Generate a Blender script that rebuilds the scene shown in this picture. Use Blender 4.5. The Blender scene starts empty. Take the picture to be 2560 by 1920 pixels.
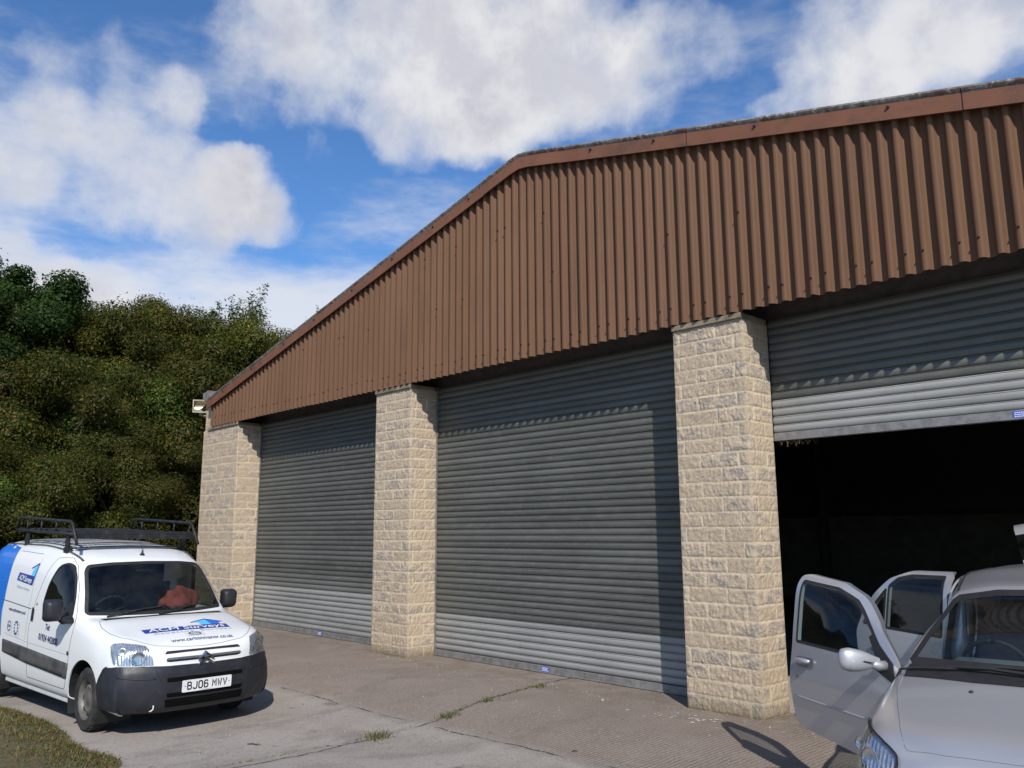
import bpy, bmesh, math, random
import numpy as np
from mathutils import Vector, Matrix
from mathutils.bvhtree import BVHTree
from mathutils.geometry import delaunay_2d_cdt

random.seed(7)
RNG = np.random.default_rng(7)
SC = bpy.context.scene
COL = SC.collection
R = math.radians
PI = math.pi

# ------------------------------------------------------------------ objects
def link(o, parent=None):
    COL.objects.link(o)
    if parent is not None:
        o.parent = parent
    return o

def tag(o, label=None, cat=None, group=None, kind=None):
    if label: o['label'] = label
    if cat: o['category'] = cat
    if group: o['group'] = group
    if kind: o['kind'] = kind
    return o

def empty(name, loc=(0, 0, 0), rot=(0, 0, 0)):
    o = bpy.data.objects.new(name, None)
    o.empty_display_size = 0.2
    o.location = loc
    o.rotation_euler = rot
    return link(o)

def mk(name, verts, faces, mats, parent=None, smooth=False, midx=None, col=None, angle=None):
    me = bpy.data.meshes.new(name)
    if isinstance(verts, np.ndarray) and isinstance(faces, np.ndarray):
        nv, nf, k = len(verts), len(faces), faces.shape[1]
        me.vertices.add(nv)
        me.vertices.foreach_set('co', verts.astype(np.float32).ravel())
        me.loops.add(nf * k)
        me.loops.foreach_set('vertex_index', faces.astype(np.int32).ravel())
        me.polygons.add(nf)
        me.polygons.foreach_set('loop_start', np.arange(0, nf * k, k, dtype=np.int32))
        me.update(calc_edges=True)
    else:
        me.from_pydata([tuple(v) for v in verts], [], [tuple(f) for f in faces])
    if not isinstance(mats, (list, tuple)): mats = [mats]
    for m in mats: me.materials.append(m)
    if midx is not None:
        me.polygons.foreach_set('material_index', np.asarray(midx, dtype=np.int32))
    if smooth:
        me.polygons.foreach_set('use_smooth', np.ones(len(me.polygons), dtype=bool))
    if col is not None:
        a = me.color_attributes.new('Col', 'FLOAT_COLOR', 'POINT')
        c = np.ones((len(me.vertices), 4), dtype=np.float32)
        c[:, :col.shape[1]] = col
        a.data.foreach_set('color', c.ravel())
    me.update()
    if smooth and angle:
        me.set_sharp_from_angle(angle=R(angle))
    o = bpy.data.objects.new(name, me)
    return link(o, parent)

class MB:
    """collects shapes that make up ONE part"""
    def __init__(s): s.v = []; s.f = []; s.m = []
    def add(s, vs, fs, m=0):
        n = len(s.v); s.v += [tuple(x) for x in vs]
        s.f += [tuple(i + n for i in f) for f in fs]; s.m += [m] * len(fs); return s
    def box(s, x0, x1, y0, y1, z0, z1, m=0, bev=0.0):
        if bev > 0:
            b = bmesh.new(); bmesh.ops.create_cube(b, size=1)
            bmesh.ops.scale(b, vec=(x1 - x0, y1 - y0, z1 - z0), verts=b.verts)
            bmesh.ops.translate(b, vec=((x0 + x1) / 2, (y0 + y1) / 2, (z0 + z1) / 2), verts=b.verts)
            bmesh.ops.bevel(b, geom=b.edges[:], offset=bev, segments=2, affect='EDGES', profile=.5)
            return s.bm(b, m)
        v = [(x, y, z) for x in (x0, x1) for y in (y0, y1) for z in (z0, z1)]
        return s.add(v, [(0, 1, 3, 2), (4, 6, 7, 5), (0, 4, 5, 1), (2, 3, 7, 6), (0, 2, 6, 4), (1, 5, 7, 3)], m)
    def bm(s, b, m=0):
        b.verts.ensure_lookup_table(); b.verts.index_update()
        s.add([v.co[:] for v in b.verts], [[v.index for v in f.verts] for f in b.faces], m); b.free(); return s
    def obox(s, M, sx, sy, sz, m=0, bev=0.0):
        t = MB().box(-sx / 2, sx / 2, -sy / 2, sy / 2, -sz / 2, sz / 2, 0, bev)
        return s.add([M @ Vector(v) for v in t.v], t.f, m)
    def tube(s, pts, r, n=8, m=0, cap=True):
        P = [Vector(p) for p in pts]; rs = r if isinstance(r, (list, tuple)) else [r] * len(P)
        vs, fs = [], []; prev = None
        for i, p in enumerate(P):
            t = (P[min(i + 1, len(P) - 1)] - P[max(i - 1, 0)]).normalized()
            if prev is None:
                a = Vector((0, 0, 1)) if abs(t.z) < .9 else Vector((1, 0, 0))
                u = t.cross(a).normalized()
            else:
                u = (prev - t * prev.dot(t)).normalized()
            prev = u; w = t.cross(u)
            for k in range(n):
                an = 2 * PI * k / n; vs.append(p + (u * math.cos(an) + w * math.sin(an)) * rs[i])
        for i in range(len(P) - 1):
            for k in range(n):
                fs.append((i * n + k, i * n + (k + 1) % n, (i + 1) * n + (k + 1) % n, (i + 1) * n + k))
        if cap:
            fs.append(tuple(range(n - 1, -1, -1))); fs.append(tuple(range((len(P) - 1) * n, len(P) * n)))
        return s.add(vs, fs, m)
    def lathe(s, prof, n=32, axis='y', m=0, o=(0, 0, 0), seg=None):
        """prof: list of (radius, height along axis)"""
        vs, fs = [], []
        for (r, h) in prof:
            for k in range(n):
                a = 2 * PI * k / n; c, sn = r * math.cos(a), r * math.sin(a)
                p = {'y': (c, h, sn), 'z': (c, sn, h), 'x': (h, c, sn)}[axis]
                vs.append((p[0] + o[0], p[1] + o[1], p[2] + o[2]))
        for i in range(len(prof) - 1):
            for k in range(n):
                fs.append((i * n + k, i * n + (k + 1) % n, (i + 1) * n + (k + 1) % n, (i + 1) * n + k))
        return s.add(vs, fs, m)
    def prism(s, poly, frame, d0, d1, m=0):
        o, u, v, w = [Vector(x) for x in frame]; n = len(poly)
        vs = [o + u * a + v * b + w * d for d in (d0, d1) for a, b in poly]
        fs = [tuple(range(n - 1, -1, -1)), tuple(range(n, 2 * n))]
        fs += [(i, (i + 1) % n, n + (i + 1) % n, n + i) for i in range(n)]
        return s.add(vs, fs, m)
    def build(s, name, mats, parent=None, smooth=False, angle=None, fix=True):
        o = mk(name, s.v, s.f, mats, parent, smooth, s.m if s.m else None, angle=angle)
        if fix:
            b = bmesh.new(); b.from_mesh(o.data); bmesh.ops.recalc_face_normals(b, faces=b.faces); b.to_mesh(o.data); b.free()
            if smooth and angle: o.data.set_sharp_from_angle(angle=R(angle))
        return o

# ------------------------------------------------------------------ noise (numpy gradient noise)
def _hash(ix, iy, seed):
    h = (ix.astype(np.int64) * 374761393 + iy.astype(np.int64) * 668265263 + seed * 974711) & 0x7fffffff
    h = ((h ^ (h >> 13)) * 1274126177) & 0x7fffffff
    return ((h ^ (h >> 16)) & 0xffff) / 65535.0

def vnoise(x, y, seed=0):
    x = np.asarray(x, float); y = np.asarray(y, float)
    ix = np.floor(x); iy = np.floor(y); fx = x - ix; fy = y - iy
    u = fx * fx * fx * (fx * (fx * 6 - 15) + 10); v = fy * fy * fy * (fy * (fy * 6 - 15) + 10)
    def g(dx, dy):
        a = _hash(ix + dx, iy + dy, seed) * 2 * PI
        return np.cos(a) * (fx - dx) + np.sin(a) * (fy - dy)
    return (g(0, 0) * (1 - u) + g(1, 0) * u) * (1 - v) + (g(0, 1) * (1 - u) + g(1, 1) * u) * v

def fbm(x, y, oct=4, seed=0, gain=.5):
    t = 0; a = 1.0; f = 1.0
    for i in range(oct):
        t = t + a * vnoise(np.asarray(x) * f, np.asarray(y) * f, seed + i * 17); a *= gain; f *= 2.03
    return t

def sstep(a, b, x):
    t = np.clip((np.asarray(x, float) - a) / (b - a), 0, 1); return t * t * (3 - 2 * t)

# ------------------------------------------------------------------ smooth control-net surfaces
def pchip(t, y, q):
    t = np.asarray(t, float); y = np.asarray(y, float)
    h = np.diff(t); d = np.diff(y) / h; m = np.zeros(len(t))
    if len(t) == 2: m[:] = d[0]
    else:
        for i in range(1, len(t) - 1):
            if d[i - 1] * d[i] > 0:
                w1 = 2 * h[i] + h[i - 1]; w2 = h[i] + 2 * h[i - 1]
                m[i] = (w1 + w2) / (w1 / d[i - 1] + w2 / d[i])
        m[0] = d[0]; m[-1] = d[-1]
    i = np.clip(np.searchsorted(t, q, side='right') - 1, 0, len(t) - 2)
    s = (q - t[i]) / h[i]
    return ((1 + 2 * s) * (1 - s) ** 2 * y[i] + s * (1 - s) ** 2 * h[i] * m[i] + s * s * (3 - 2 * s) * y[i + 1] + s * s * (s - 1) * h[i] * m[i + 1])

def net(P, res=.03):
    """P[i][j] control points -> dense grid following them"""
    P = np.array(P, float)
    def resample(P, axis):
        A = np.moveaxis(P, axis, 0)
        seg = np.linalg.norm(np.diff(A, axis=0), axis=2); mean = np.maximum(seg.mean(axis=1), 1e-3)
        t = np.concatenate([[0], np.cumsum(mean)])
        q = [0.0]
        for k in range(len(t) - 1):
            n = max(1, int(math.ceil(seg[k].max() / res)))
            q += list(t[k] + (t[k + 1] - t[k]) * np.arange(1, n + 1) / n)
        q = np.array(q); out = np.zeros((len(q),) + A.shape[1:])
        for j in range(A.shape[1]):
            for c in range(3): out[:, j, c] = pchip(t, A[:, j, c], q)
        return np.moveaxis(out, 0, axis)
    return resample(resample(P, 0), 1)

def grid_bm(G, mirror=True, both_cap=False):
    """grid[i][j] with j running to the centre line y=0; returns a bmesh of both halves"""
    bm = bmesh.new(); ni, nj = G.shape[:2]
    if mirror:
        H = np.concatenate([G, (G[:, ::-1] * np.array([1, -1, 1]))[:, 1:]], axis=1)
    else: H = G
    nj = H.shape[1]
    vs = [[bm.verts.new(H[i, j]) for j in range(nj)] for i in range(ni)]
    for i in range(ni - 1):
        for j in range(nj - 1):
            bm.faces.new((vs[i][j], vs[i + 1][j], vs[i + 1][j + 1], vs[i][j + 1]))
    bmesh.ops.remove_doubles(bm, verts=bm.verts, dist=1e-4)
    bmesh.ops.dissolve_degenerate(bm, edges=bm.edges, dist=1e-5)
    bm.normal_update()
    return bm

def inpoly(p, poly):
    x, y = p; c = False; j = len(poly) - 1
    for i in range(len(poly)):
        xi, yi = poly[i]; xj, yj = poly[j]
        if (yi > y) != (yj > y) and x < (xj - xi) * (y - yi) / (yj - yi) + xi: c = not c
        j = i
    return c

def rounded(poly, r=.03, n=4):
    out = []; N = len(poly)
    for i in range(N):
        a, b, c = Vector(poly[i - 1]), Vector(poly[i]), Vector(poly[(i + 1) % N])
        d1 = (a - b); d2 = (c - b); k = min(r, d1.length * .45, d2.length * .45)
        p, q = b + d1.normalized() * k, b + d2.normalized() * k
        for s in range(n + 1):
            t = s / n; out.append(tuple(p * (1 - t) ** 2 + b * 2 * t * (1 - t) + q * t * t))
    return out

class Frame:
    """u,v in-plane axes, w towards the viewer of that view"""
    def __init__(s, u, v, w): s.u = Vector(u); s.v = Vector(v); s.w = Vector(w).normalized()
    def uv(s, p): return (p.dot(s.u), p.dot(s.v))
F_RIGHT = Frame((1, 0, 0), (0, 0, 1), (0, -1, 0))
F_LEFT = Frame((1, 0, 0), (0, 0, 1), (0, 1, 0))
F_FRONT = Frame((0, 1, 0), (0, 0, 1), (1, 0, 0))
F_TOP = Frame((1, 0, 0), (0, 1, 0), (0, 0, 1))

def cut(bm, fr, poly, side=None, mind=.05):
    """cut the outline of a polygon into a body; returns the faces inside"""
    def ok(f):
        c = f.calc_center_median()
        return f.normal.dot(fr.w) > mind and (side is None or side(c))
    N = len(poly)
    for i in range(N):
        a, b = poly[i], poly[(i + 1) % N]
        e = .05; x0, x1 = min(a[0], b[0]) - e, max(a[0], b[0]) + e; y0, y1 = min(a[1], b[1]) - e, max(a[1], b[1]) + e
        fs = []
        for f in bm.faces:
            q = [fr.uv(v.co) for v in f.verts]
            if max(p[0] for p in q) < x0 or min(p[0] for p in q) > x1 or max(p[1] for p in q) < y0 or min(p[1] for p in q) > y1: continue
            if ok(f): fs.append(f)
        if not fs: continue
        es = {x for f in fs for x in f.edges}; vs = {x for f in fs for x in f.verts}
        d = Vector((b[0] - a[0], b[1] - a[1]))
        if d.length < 1e-6: continue
        no = fr.u * (-d.y) + fr.v * d.x
        co = fr.u * a[0] + fr.v * a[1]
        bmesh.ops.bisect_plane(bm, geom=list(fs) + list(es) + list(vs), dist=1e-5, plane_co=co, plane_no=no.normalized())
    bm.normal_update()
    return [f for f in bm.faces if ok(f) and inpoly(fr.uv(f.calc_center_median()), poly)]

def split_off(bm, faces):
    """move faces out of bm into a new bmesh"""
    nb = bmesh.new(); mp = {}
    for f in faces:
        for v in f.verts:
            if v not in mp: mp[v] = nb.verts.new(v.co)
    for f in faces:
        try: nb.faces.new([mp[v] for v in f.verts])
        except ValueError: pass
    bmesh.ops.delete(bm, geom=list(faces), context='FACES')
    nb.normal_update()
    return nb

def copyfaces(bm, faces, off=0.0):
    nb = bmesh.new(); mp = {}
    for f in faces:
        for v in f.verts:
            if v not in mp: mp[v] = nb.verts.new(v.co + v.normal * off)
    for f in faces:
        try: nb.faces.new([mp[v] for v in f.verts])
        except ValueError: pass
    nb.normal_update(); return nb

def thicken(bm, t):
    """give a skin a back and rim: offset copy against the normals"""
    bm.normal_update()
    bmesh.ops.solidify(bm, geom=bm.faces[:], thickness=t)
    return bm

def bm_obj(name, bm, mats, parent=None, smooth=True, angle=40):
    me = bpy.data.meshes.new(name); bm.normal_update(); bm.to_mesh(me); bm.free()
    if not isinstance(mats, (list, tuple)): mats = [mats]
    for m in mats: me.materials.append(m)
    if smooth:
        me.polygons.foreach_set('use_smooth', np.ones(len(me.polygons), dtype=bool))
        if angle: me.set_sharp_from_angle(angle=R(angle))
    o = bpy.data.objects.new(name, me); return link(o, parent)

class Skin:
    """projects flat shapes onto a body"""
    def __init__(s, bm): s.t = BVHTree.FromBMesh(bm)
    def ray(s, p, d, off):
        h = s.t.ray_cast(Vector(p), Vector(d))
        if h[0] is None: return None
        n = h[1] if h[1].dot(Vector(d)) < 0 else -h[1]
        return h[0] + n * off
    def near(s, p, off):
        h = s.t.find_nearest(Vector(p)); c, n = h[0], h[1]
        return c + n * off
    def drop(s, fr, a, b, off, far=5.0):
        p = fr.u * a + fr.v * b + fr.w * far
        q = s.ray(p, -fr.w, off)
        return q
    def patch(s, fr, poly, off=.004, res=.03, mb=None, m=0):
        pts = [Vector(p) for p in poly]; n = len(pts)
        dense = []
        for i in range(n):
            a, b = pts[i], pts[(i + 1) % n]; k = max(1, int((b - a).length / res))
            dense += [a + (b - a) * (t / k) for t in range(k)]
        n = len(dense); xs = [p.x for p in dense]; ys = [p.y for p in dense]
        inner = []
        x = min(xs) + res / 2
        while x < max(xs):
            y = min(ys) + res / 2
            while y < max(ys):
                if inpoly((x, y), [tuple(p) for p in dense]) and min((Vector((x, y)) - p).length for p in dense) > res * .45: inner.append(Vector((x, y)))
                y += res
            x += res
        r = delaunay_2d_cdt(dense + inner, [], [list(range(n))], 1, 1e-6)
        vs = []
        for p in r[0]:
            q = s.drop(fr, p.x, p.y, off)
            if q is None: q = s.near(fr.u * p.x + fr.v * p.y, off)
            vs.append(q)
        mb = mb or MB(); mb.add(vs, r[2], m); return mb
    def line(s, fr, pts, off=.001, res=.03):
        out = []
        for i in range(len(pts) - 1):
            a, b = Vector(pts[i]), Vector(pts[i + 1]); k = max(1, int((b - a).length / res))
            for t in range(k + (i == len(pts) - 2)):
                p = a + (b - a) * (t / k); q = s.drop(fr, p.x, p.y, off)
                if q is not None: out.append(q)
        return out

def text_mesh(txt, size, bold=0.0, shear=0.0, sx=1.0, space=1.0):
    cu = bpy.data.curves.new('lettering', 'FONT'); cu.body = txt; cu.size = size; cu.offset = bold; cu.shear = shear
    cu.align_x = 'CENTER'; cu.align_y = 'CENTER'; cu.resolution_u = 3; cu.space_character = space
    o = bpy.data.objects.new('lettering', cu); COL.objects.link(o)
    me = o.to_mesh(); vs = [(v.co.x * sx, v.co.y) for v in me.vertices]; fs = [tuple(p.vertices) for p in me.polygons]
    o.to_mesh_clear(); bpy.data.objects.remove(o); bpy.data.curves.remove(cu)
    return vs, fs

# ------------------------------------------------------------------ materials
def lin(c): return tuple(((x / 255) / 12.92 if x / 255 <= .04045 else ((x / 255 + .055) / 1.055) ** 2.4) for x in c)

class NT:
    def __init__(s, name):
        s.mat = bpy.data.materials.new(name); s.mat.use_nodes = True; s.t = s.mat.node_tree; s.n = s.t.nodes
        s.b = s.n.get('Principled BSDF'); s.out = s.n.get('Material Output')
    def new(s, ty, **k):
        n = s.n.new(ty)
        for a, b in k.items(): setattr(n, a, b)
        return n
    def l(s, a, b): s.t.links.new(a, b)
    def coord(s, kind='Object'):
        if not hasattr(s, '_c'): s._c = s.new('ShaderNodeTexCoord')
        return s._c.outputs[kind]
    def mapping(s, scale=(1, 1, 1), rot=(0, 0, 0), src=None):
        m = s.new('ShaderNodeMapping'); m.inputs['Scale'].default_value = scale; m.inputs['Rotation'].default_value = rot
        s.l(src or s.coord(), m.inputs['Vector']); return m.outputs[0]
    def noise(s, scale, detail=4, rough=.55, vec=None, dist=0):
        n = s.new('ShaderNodeTexNoise'); n.inputs['Scale'].default_value = scale; n.inputs['Detail'].default_value = detail
        n.inputs['Roughness'].default_value = rough; n.inputs['Distortion'].default_value = dist
        s.l(vec or s.coord(), n.inputs['Vector']); return n.outputs[0]
    def voro(s, scale, vec=None, feat='F1', out='Distance'):
        n = s.new('ShaderNodeTexVoronoi'); n.feature = feat; n.inputs['Scale'].default_value = scale
        s.l(vec or s.coord(), n.inputs['Vector']); return n.outputs[out]
    def ramp(s, f, stops, inter='LINEAR'):
        r = s.new('ShaderNodeValToRGB'); cr = r.color_ramp; cr.interpolation = inter
        while len(cr.elements) > 1: cr.elements.remove(cr.elements[0])
        for i, (p, c) in enumerate(stops):
            e = cr.elements[0] if i == 0 else cr.elements.new(p)
            e.position = p
            e.color = (c, c, c, 1) if isinstance(c, (int, float)) else tuple(c) + (1,)
        s.l(f, r.inputs[0]); return r.outputs[0]
    def rng(s, f, a, b, c=0, d=1, clamp=True):
        n = s.new('ShaderNodeMapRange'); n.clamp = clamp
        for i, x in enumerate((a, b, c, d)): n.inputs[i + 1].default_value = x
        s.l(f, n.inputs[0]); return n.outputs[0]
    def mix(s, f, a, b, mode='MIX'):
        n = s.new('ShaderNodeMix', data_type='RGBA', blend_type=mode)
        for x, i in ((f, n.inputs[0]), (a, n.inputs[6]), (b, n.inputs[7])):
            if isinstance(x, (int, float)): i.default_value = x if i == n.inputs[0] else (x, x, x, 1)
            elif isinstance(x, tuple): i.default_value = x + (1,) if len(x) == 3 else x
            else: s.l(x, i)
        return n.outputs[2]
    def math(s, op, a, b=None, c=None):
        n = s.new('ShaderNodeMath', operation=op)
        for x, i in ((a, 0), (b, 1), (c, 2)):
            if x is None: continue
            if isinstance(x, (int, float)): n.inputs[i].default_value = x
            else: s.l(x, n.inputs[i])
        return n.outputs[0]
    def sep(s, v):
        n = s.new('ShaderNodeSeparateXYZ'); s.l(v, n.inputs[0]); return n.outputs
    def attr(s, name='Col'):
        n = s.new('ShaderNodeAttribute'); n.attribute_name = name; return n.outputs['Color']
    def bump(s, h, strength=.3, dist=.01):
        n = s.new('ShaderNodeBump'); n.inputs['Strength'].default_value = strength; n.inputs['Distance'].default_value = dist
        s.l(h, n.inputs['Height']); s.l(n.outputs[0], s.b.inputs['Normal'])
    def set(s, **k):
        mp = dict(color='Base Color', rough='Roughness', metal='Metallic', spec='Specular IOR Level', coat='Coat Weight', coatr='Coat Roughness',
                  trans='Transmission Weight', ior='IOR', alpha='Alpha', sheen='Sheen Weight')
        for a, v in k.items():
            i = s.b.inputs[mp[a]]
            if isinstance(v, (int, float)): i.default_value = v
            elif isinstance(v, tuple): i.default_value = v + (1,) if len(v) == 3 else v
            else: s.l(v, i)
        return s

def simple(name, color, rough=.5, metal=0.0, var=.15, scale=8, bump=0.0, bscale=60, coat=0.0, spec=.5, dirt=None):
    t = NT(name)
    f = t.noise(scale, 5, .6)
    a = tuple(max(0, c * (1 - var)) for c in color); b = tuple(min(1, c * (1 + var)) for c in color)
    c = t.mix(t.rng(f, .3, .7), a, b)
    if dirt:
        g = t.rng(t.noise(dirt[1], 6, .7), dirt[2], dirt[3], 0, dirt[4]); c = t.mix(g, c, dirt[0])
    t.set(color=c, rough=t.rng(t.noise(scale * 2.3, 3), .3, .7, rough * .85, min(1, rough * 1.15)), metal=metal, coat=coat, spec=spec)
    if bump: t.bump(t.noise(bscale, 3), bump, .004)
    return t.mat
# ------------------------------------------------------------------ camera, sun, sky
K = 1.068
cam_d = bpy.data.cameras.new('camera'); cam = bpy.data.objects.new('camera', cam_d); link(cam)
YAW, PITCH, ROLL = R(46.591), R(10.01), R(-.341)
CAMP = Vector((2.9938 * K, -6.9052 * K, 1.6529 * K))
_F = Vector((-math.sin(YAW) * math.cos(PITCH), math.cos(YAW) * math.cos(PITCH), math.sin(PITCH)))
_R = _F.cross(Vector((0, 0, 1))).normalized(); _U = _R.cross(_F)
_R2 = _R * math.cos(ROLL) + _U * math.sin(ROLL); _U2 = -_R * math.sin(ROLL) + _U * math.cos(ROLL)
cam.matrix_world = Matrix.Translation(CAMP) @ Matrix((_R2, _U2, -_F)).transposed().to_4x4()
cam_d.sensor_width = 36; cam_d.lens = 2089.53 / 2560 * 36; cam_d.clip_start = .05; cam_d.clip_end = 3000
SC.camera = cam

SUNV = Vector((1.378, -1.0, 1.34)).normalized()      # towards the sun
sun_d = bpy.data.lights.new('sun', 'SUN'); sun = bpy.data.objects.new('sun', sun_d); link(sun)
sun.rotation_euler = SUNV.to_track_quat('Z', 'Y').to_euler(); sun.location = (20, -20, 25)
sun_d.energy = 4.6; sun_d.angle = R(.5); sun_d.color = (1.0, .955, .885)

W = bpy.data.worlds.new('World'); SC.world = W; W.use_nodes = True
wt = W.node_tree; wn = wt.nodes; wl = wt.links.new
bg = wn['Background']; bg.inputs['Strength'].default_value = .115
sky = wn.new('ShaderNodeTexSky'); sky.sky_type = 'NISHITA'; sky.sun_disc = False
sky.sun_elevation = math.asin(SUNV.z); sky.sun_rotation = math.atan2(SUNV.x, SUNV.y)
sky.air_density = 1.0; sky.dust_density = .35; sky.ozone_density = 3.0
def wm(op, a, b=None, c=None, clamp=False):
    n = wn.new('ShaderNodeMath'); n.operation = op; n.use_clamp = clamp
    for x, i in ((a, 0), (b, 1), (c, 2)):
        if x is None: continue
        if isinstance(x, (int, float)): n.inputs[i].default_value = x
        else: wl(x, n.inputs[i])
    return n.outputs[0]
def wv(op, a, b):
    n = wn.new('ShaderNodeVectorMath'); n.operation = op
    for x, i in ((a, 0), (b, 1)):
        if isinstance(x, (tuple, Vector)): n.inputs[i].default_value = tuple(x)
        elif isinstance(x, (int, float)): n.inputs[3].default_value = x
        else: wl(x, n.inputs[i])
    return n.outputs['Value' if op == 'DOT_PRODUCT' else 'Vector']
def wrng(f, a, b, c=0, d=1, smooth=True):
    n = wn.new('ShaderNodeMapRange'); n.clamp = True
    if smooth: n.interpolation_type = 'SMOOTHSTEP'
    for i, x in enumerate((a, b, c, d)): n.inputs[i + 1].default_value = x
    wl(f, n.inputs[0]); return n.outputs[0]
def wnoise(v, scale, detail, rough):
    n = wn.new('ShaderNodeTexNoise'); n.inputs['Scale'].default_value = scale; n.inputs['Detail'].default_value = detail; n.inputs['Roughness'].default_value = rough
    wl(v, n.inputs['Vector']); return n
geo = wn.new('ShaderNodeTexCoord'); DIR = geo.outputs['Generated']
def sky_dir(az, el):
    az, el = R(az), R(el); return Vector((math.cos(el) * math.cos(az), math.cos(el) * math.sin(az), math.sin(el)))
# cumulus masses, the last ones added out of view for reflections and lighting: azimuth (deg from east, counter-clockwise), elevation, angular radius, weight
CLOUDS = [(153.6, 32.0, 3.9, 0.60), (148.3, 31.0, 5.5, 0.90), (142.5, 30.0, 6.3, 0.90), (137.0, 31.7, 6.6, 0.90), (131.5, 31.9, 5.9, 0.80), (127.8, 29.7, 4.1, 0.60), (138.4, 27.2, 3.4, 0.60), (145.5, 27.8, 2.6, 0.50), (141.4, 26.6, 1.9, 0.40), (123.6, 32.6, 3.6, 0.55), (121.1, 30.7, 1.8, 0.30), (143.6, 34.0, 5.4, 0.60), (132.6, 28.3, 3.4, 0.70), (150.7, 32.9, 3.9, 0.50), (136.0, 26.4, 2.3, 0.50), (115.2, 30.1, 3.8, 0.80), (110.7, 29.8, 5.4, 0.90), (106.3, 29.5, 4.9, 0.70), (103.3, 28.9, 3.5, 0.50), (116.3, 27.9, 2.8, 0.70), (119.1, 26.9, 1.8, 0.60), (112.1, 27.7, 3.1, 0.60), (105.1, 26.6, 2.0, 0.30), (168.5, 22.2, 3.5, 0.60), (164.9, 21.8, 4.3, 0.75), (161.5, 24.6, 3.2, 0.70), (159.4, 26.7, 2.1, 0.80), (158.4, 21.4, 3.8, 0.75), (154.8, 21.3, 3.2, 0.90), (152.7, 20.6, 2.3, 0.80), (167.2, 24.8, 2.0, 0.50), (162.3, 19.5, 2.8, 0.40), (169.0, 19.7, 3.0, 0.55), (156.1, 22.3, 2.2, 0.70), (158.3, 19.1, 2.9, 0.40), (169.1, 16.5, 2.0, 0.90), (167.4, 15.1, 2.7, 0.90), (164.4, 14.7, 2.6, 0.90), (162.5, 14.0, 2.0, 0.80), (166.0, 13.6, 3.1, 0.80), (167.1, 28.2, 2.3, 0.35), (164.3, 27.5, 3.4, 0.42), (162.0, 29.8, 3.7, 0.22), (154.5, 27.0, 2.5, 0.25), (152.0, 27.0, 1.8, 0.25), (150.5, 25.0, 1.3, 0.35), (157.5, 29.6, 2.8, 0.20), (162.3, 26.9, 2.8, 0.30), (169.2, 28.9, 2.6, 0.14), (248.1, 38.1, 10.6, 0.80), (345.0, 42.0, 8.5, 0.80), (188.5, 52.2, 9.8, 0.80), (247.1, 59.8, 11.3, 0.80), (46.7, 34.9, 12.5, 0.80), (224.9, 42.5, 14.1, 0.80)]
WARP = wnoise(DIR, 4.0, 6, .6)
wdir = wv('ADD', DIR, wv('SCALE', wv('SUBTRACT', WARP.outputs['Color'], (.5, .5, .5)), .13))
def field(vec):
    tot = None
    for az, el, rad, wgt in CLOUDS:
        d = wv('DOT_PRODUCT', vec, sky_dir(az, el))
        f = wrng(d, math.cos(R(rad * 1.08)), math.cos(R(rad * .12)), 0, wgt)
        tot = f if tot is None else wm('ADD', tot, f)
    return tot
nrm = wn.new('ShaderNodeVectorMath'); nrm.operation = 'NORMALIZE'; wl(wdir, nrm.inputs[0])
TOT = field(nrm.outputs[0])
FLD = wm('DIVIDE', wm('MULTIPLY', TOT, 1.22), wm('ADD', TOT, .55))
N1 = wnoise(DIR, 6.0, 10, .60).outputs[0]
N2 = wnoise(wv('ADD', DIR, SUNV * .05), 6.0, 7, .58).outputs[0]
N3 = wnoise(DIR, 3.3, 5, .55).outputs[0]
N4 = wnoise(DIR, 14.0, 8, .62).outputs[0]
dens = wm('ADD', wm('ADD', FLD, wm('MULTIPLY', wm('SUBTRACT', N1, .5), 1.25)), wm('MULTIPLY', wm('SUBTRACT', N4, .5), .60))
alpha = wrng(dens, .30, 1.08)
# wispy veil low towards the horizon and between the cumulus
EL = wn.new('ShaderNodeSeparateXYZ'); wl(DIR, EL.inputs[0])
stretch = wn.new('ShaderNodeMapping'); stretch.inputs['Scale'].default_value = (1, 1, 3.5); wl(DIR, stretch.inputs['Vector'])
V1 = wnoise(stretch.outputs[0], 3.4, 9, .62).outputs[0]
veil = wm('MULTIPLY', wrng(V1, .42, .74), wrng(EL.outputs['Z'], .62, .30, .30, .60))
low = wm('MULTIPLY', wrng(wm('ADD', EL.outputs['Z'], wm('MULTIPLY', wm('SUBTRACT', V1, .5), -.22)), .325, .235, 0, .82), wrng(wv('DOT_PRODUCT', DIR, (-.62, .78, 0)), -.15, .35, .12, 1))  # veil thinned behind the camera, unseen, to cut fill light on the facade
veil = wm('MAXIMUM', veil, low)
alpha2 = wm('SUBTRACT', 1, wm('MULTIPLY', wm('SUBTRACT', 1, alpha), wm('SUBTRACT', 1, veil)))
# lit and shaded sides of the clouds: density falling towards the sun is lit
lit = wrng(wm('SUBTRACT', N1, N2), -.10, .10)
thick = wrng(dens, .45, 1.25)
shade = wm('MULTIPLY', thick, wm('SUBTRACT', 1.0, wm('MULTIPLY', lit, .85)))
shade = wm('ADD', wm('MULTIPLY', shade, .70), wm('MULTIPLY', wm('MULTIPLY', wrng(N3, .46, .64), thick), .55), None, True)
cc = wn.new('ShaderNodeMix'); cc.data_type = 'RGBA'; wl(shade, cc.inputs[0])
cc.inputs[6].default_value = (7.1, 7.15, 7.35, 1); cc.inputs[7].default_value = (4.0, 4.05, 4.8, 1)
sm = wn.new('ShaderNodeMix'); sm.data_type = 'RGBA'; sm.blend_type = 'MULTIPLY'; sm.inputs[0].default_value = 1.0
wl(sky.outputs[0], sm.inputs[6]); sm.inputs[7].default_value = (.66, .98, 1.30, 1)
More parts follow.
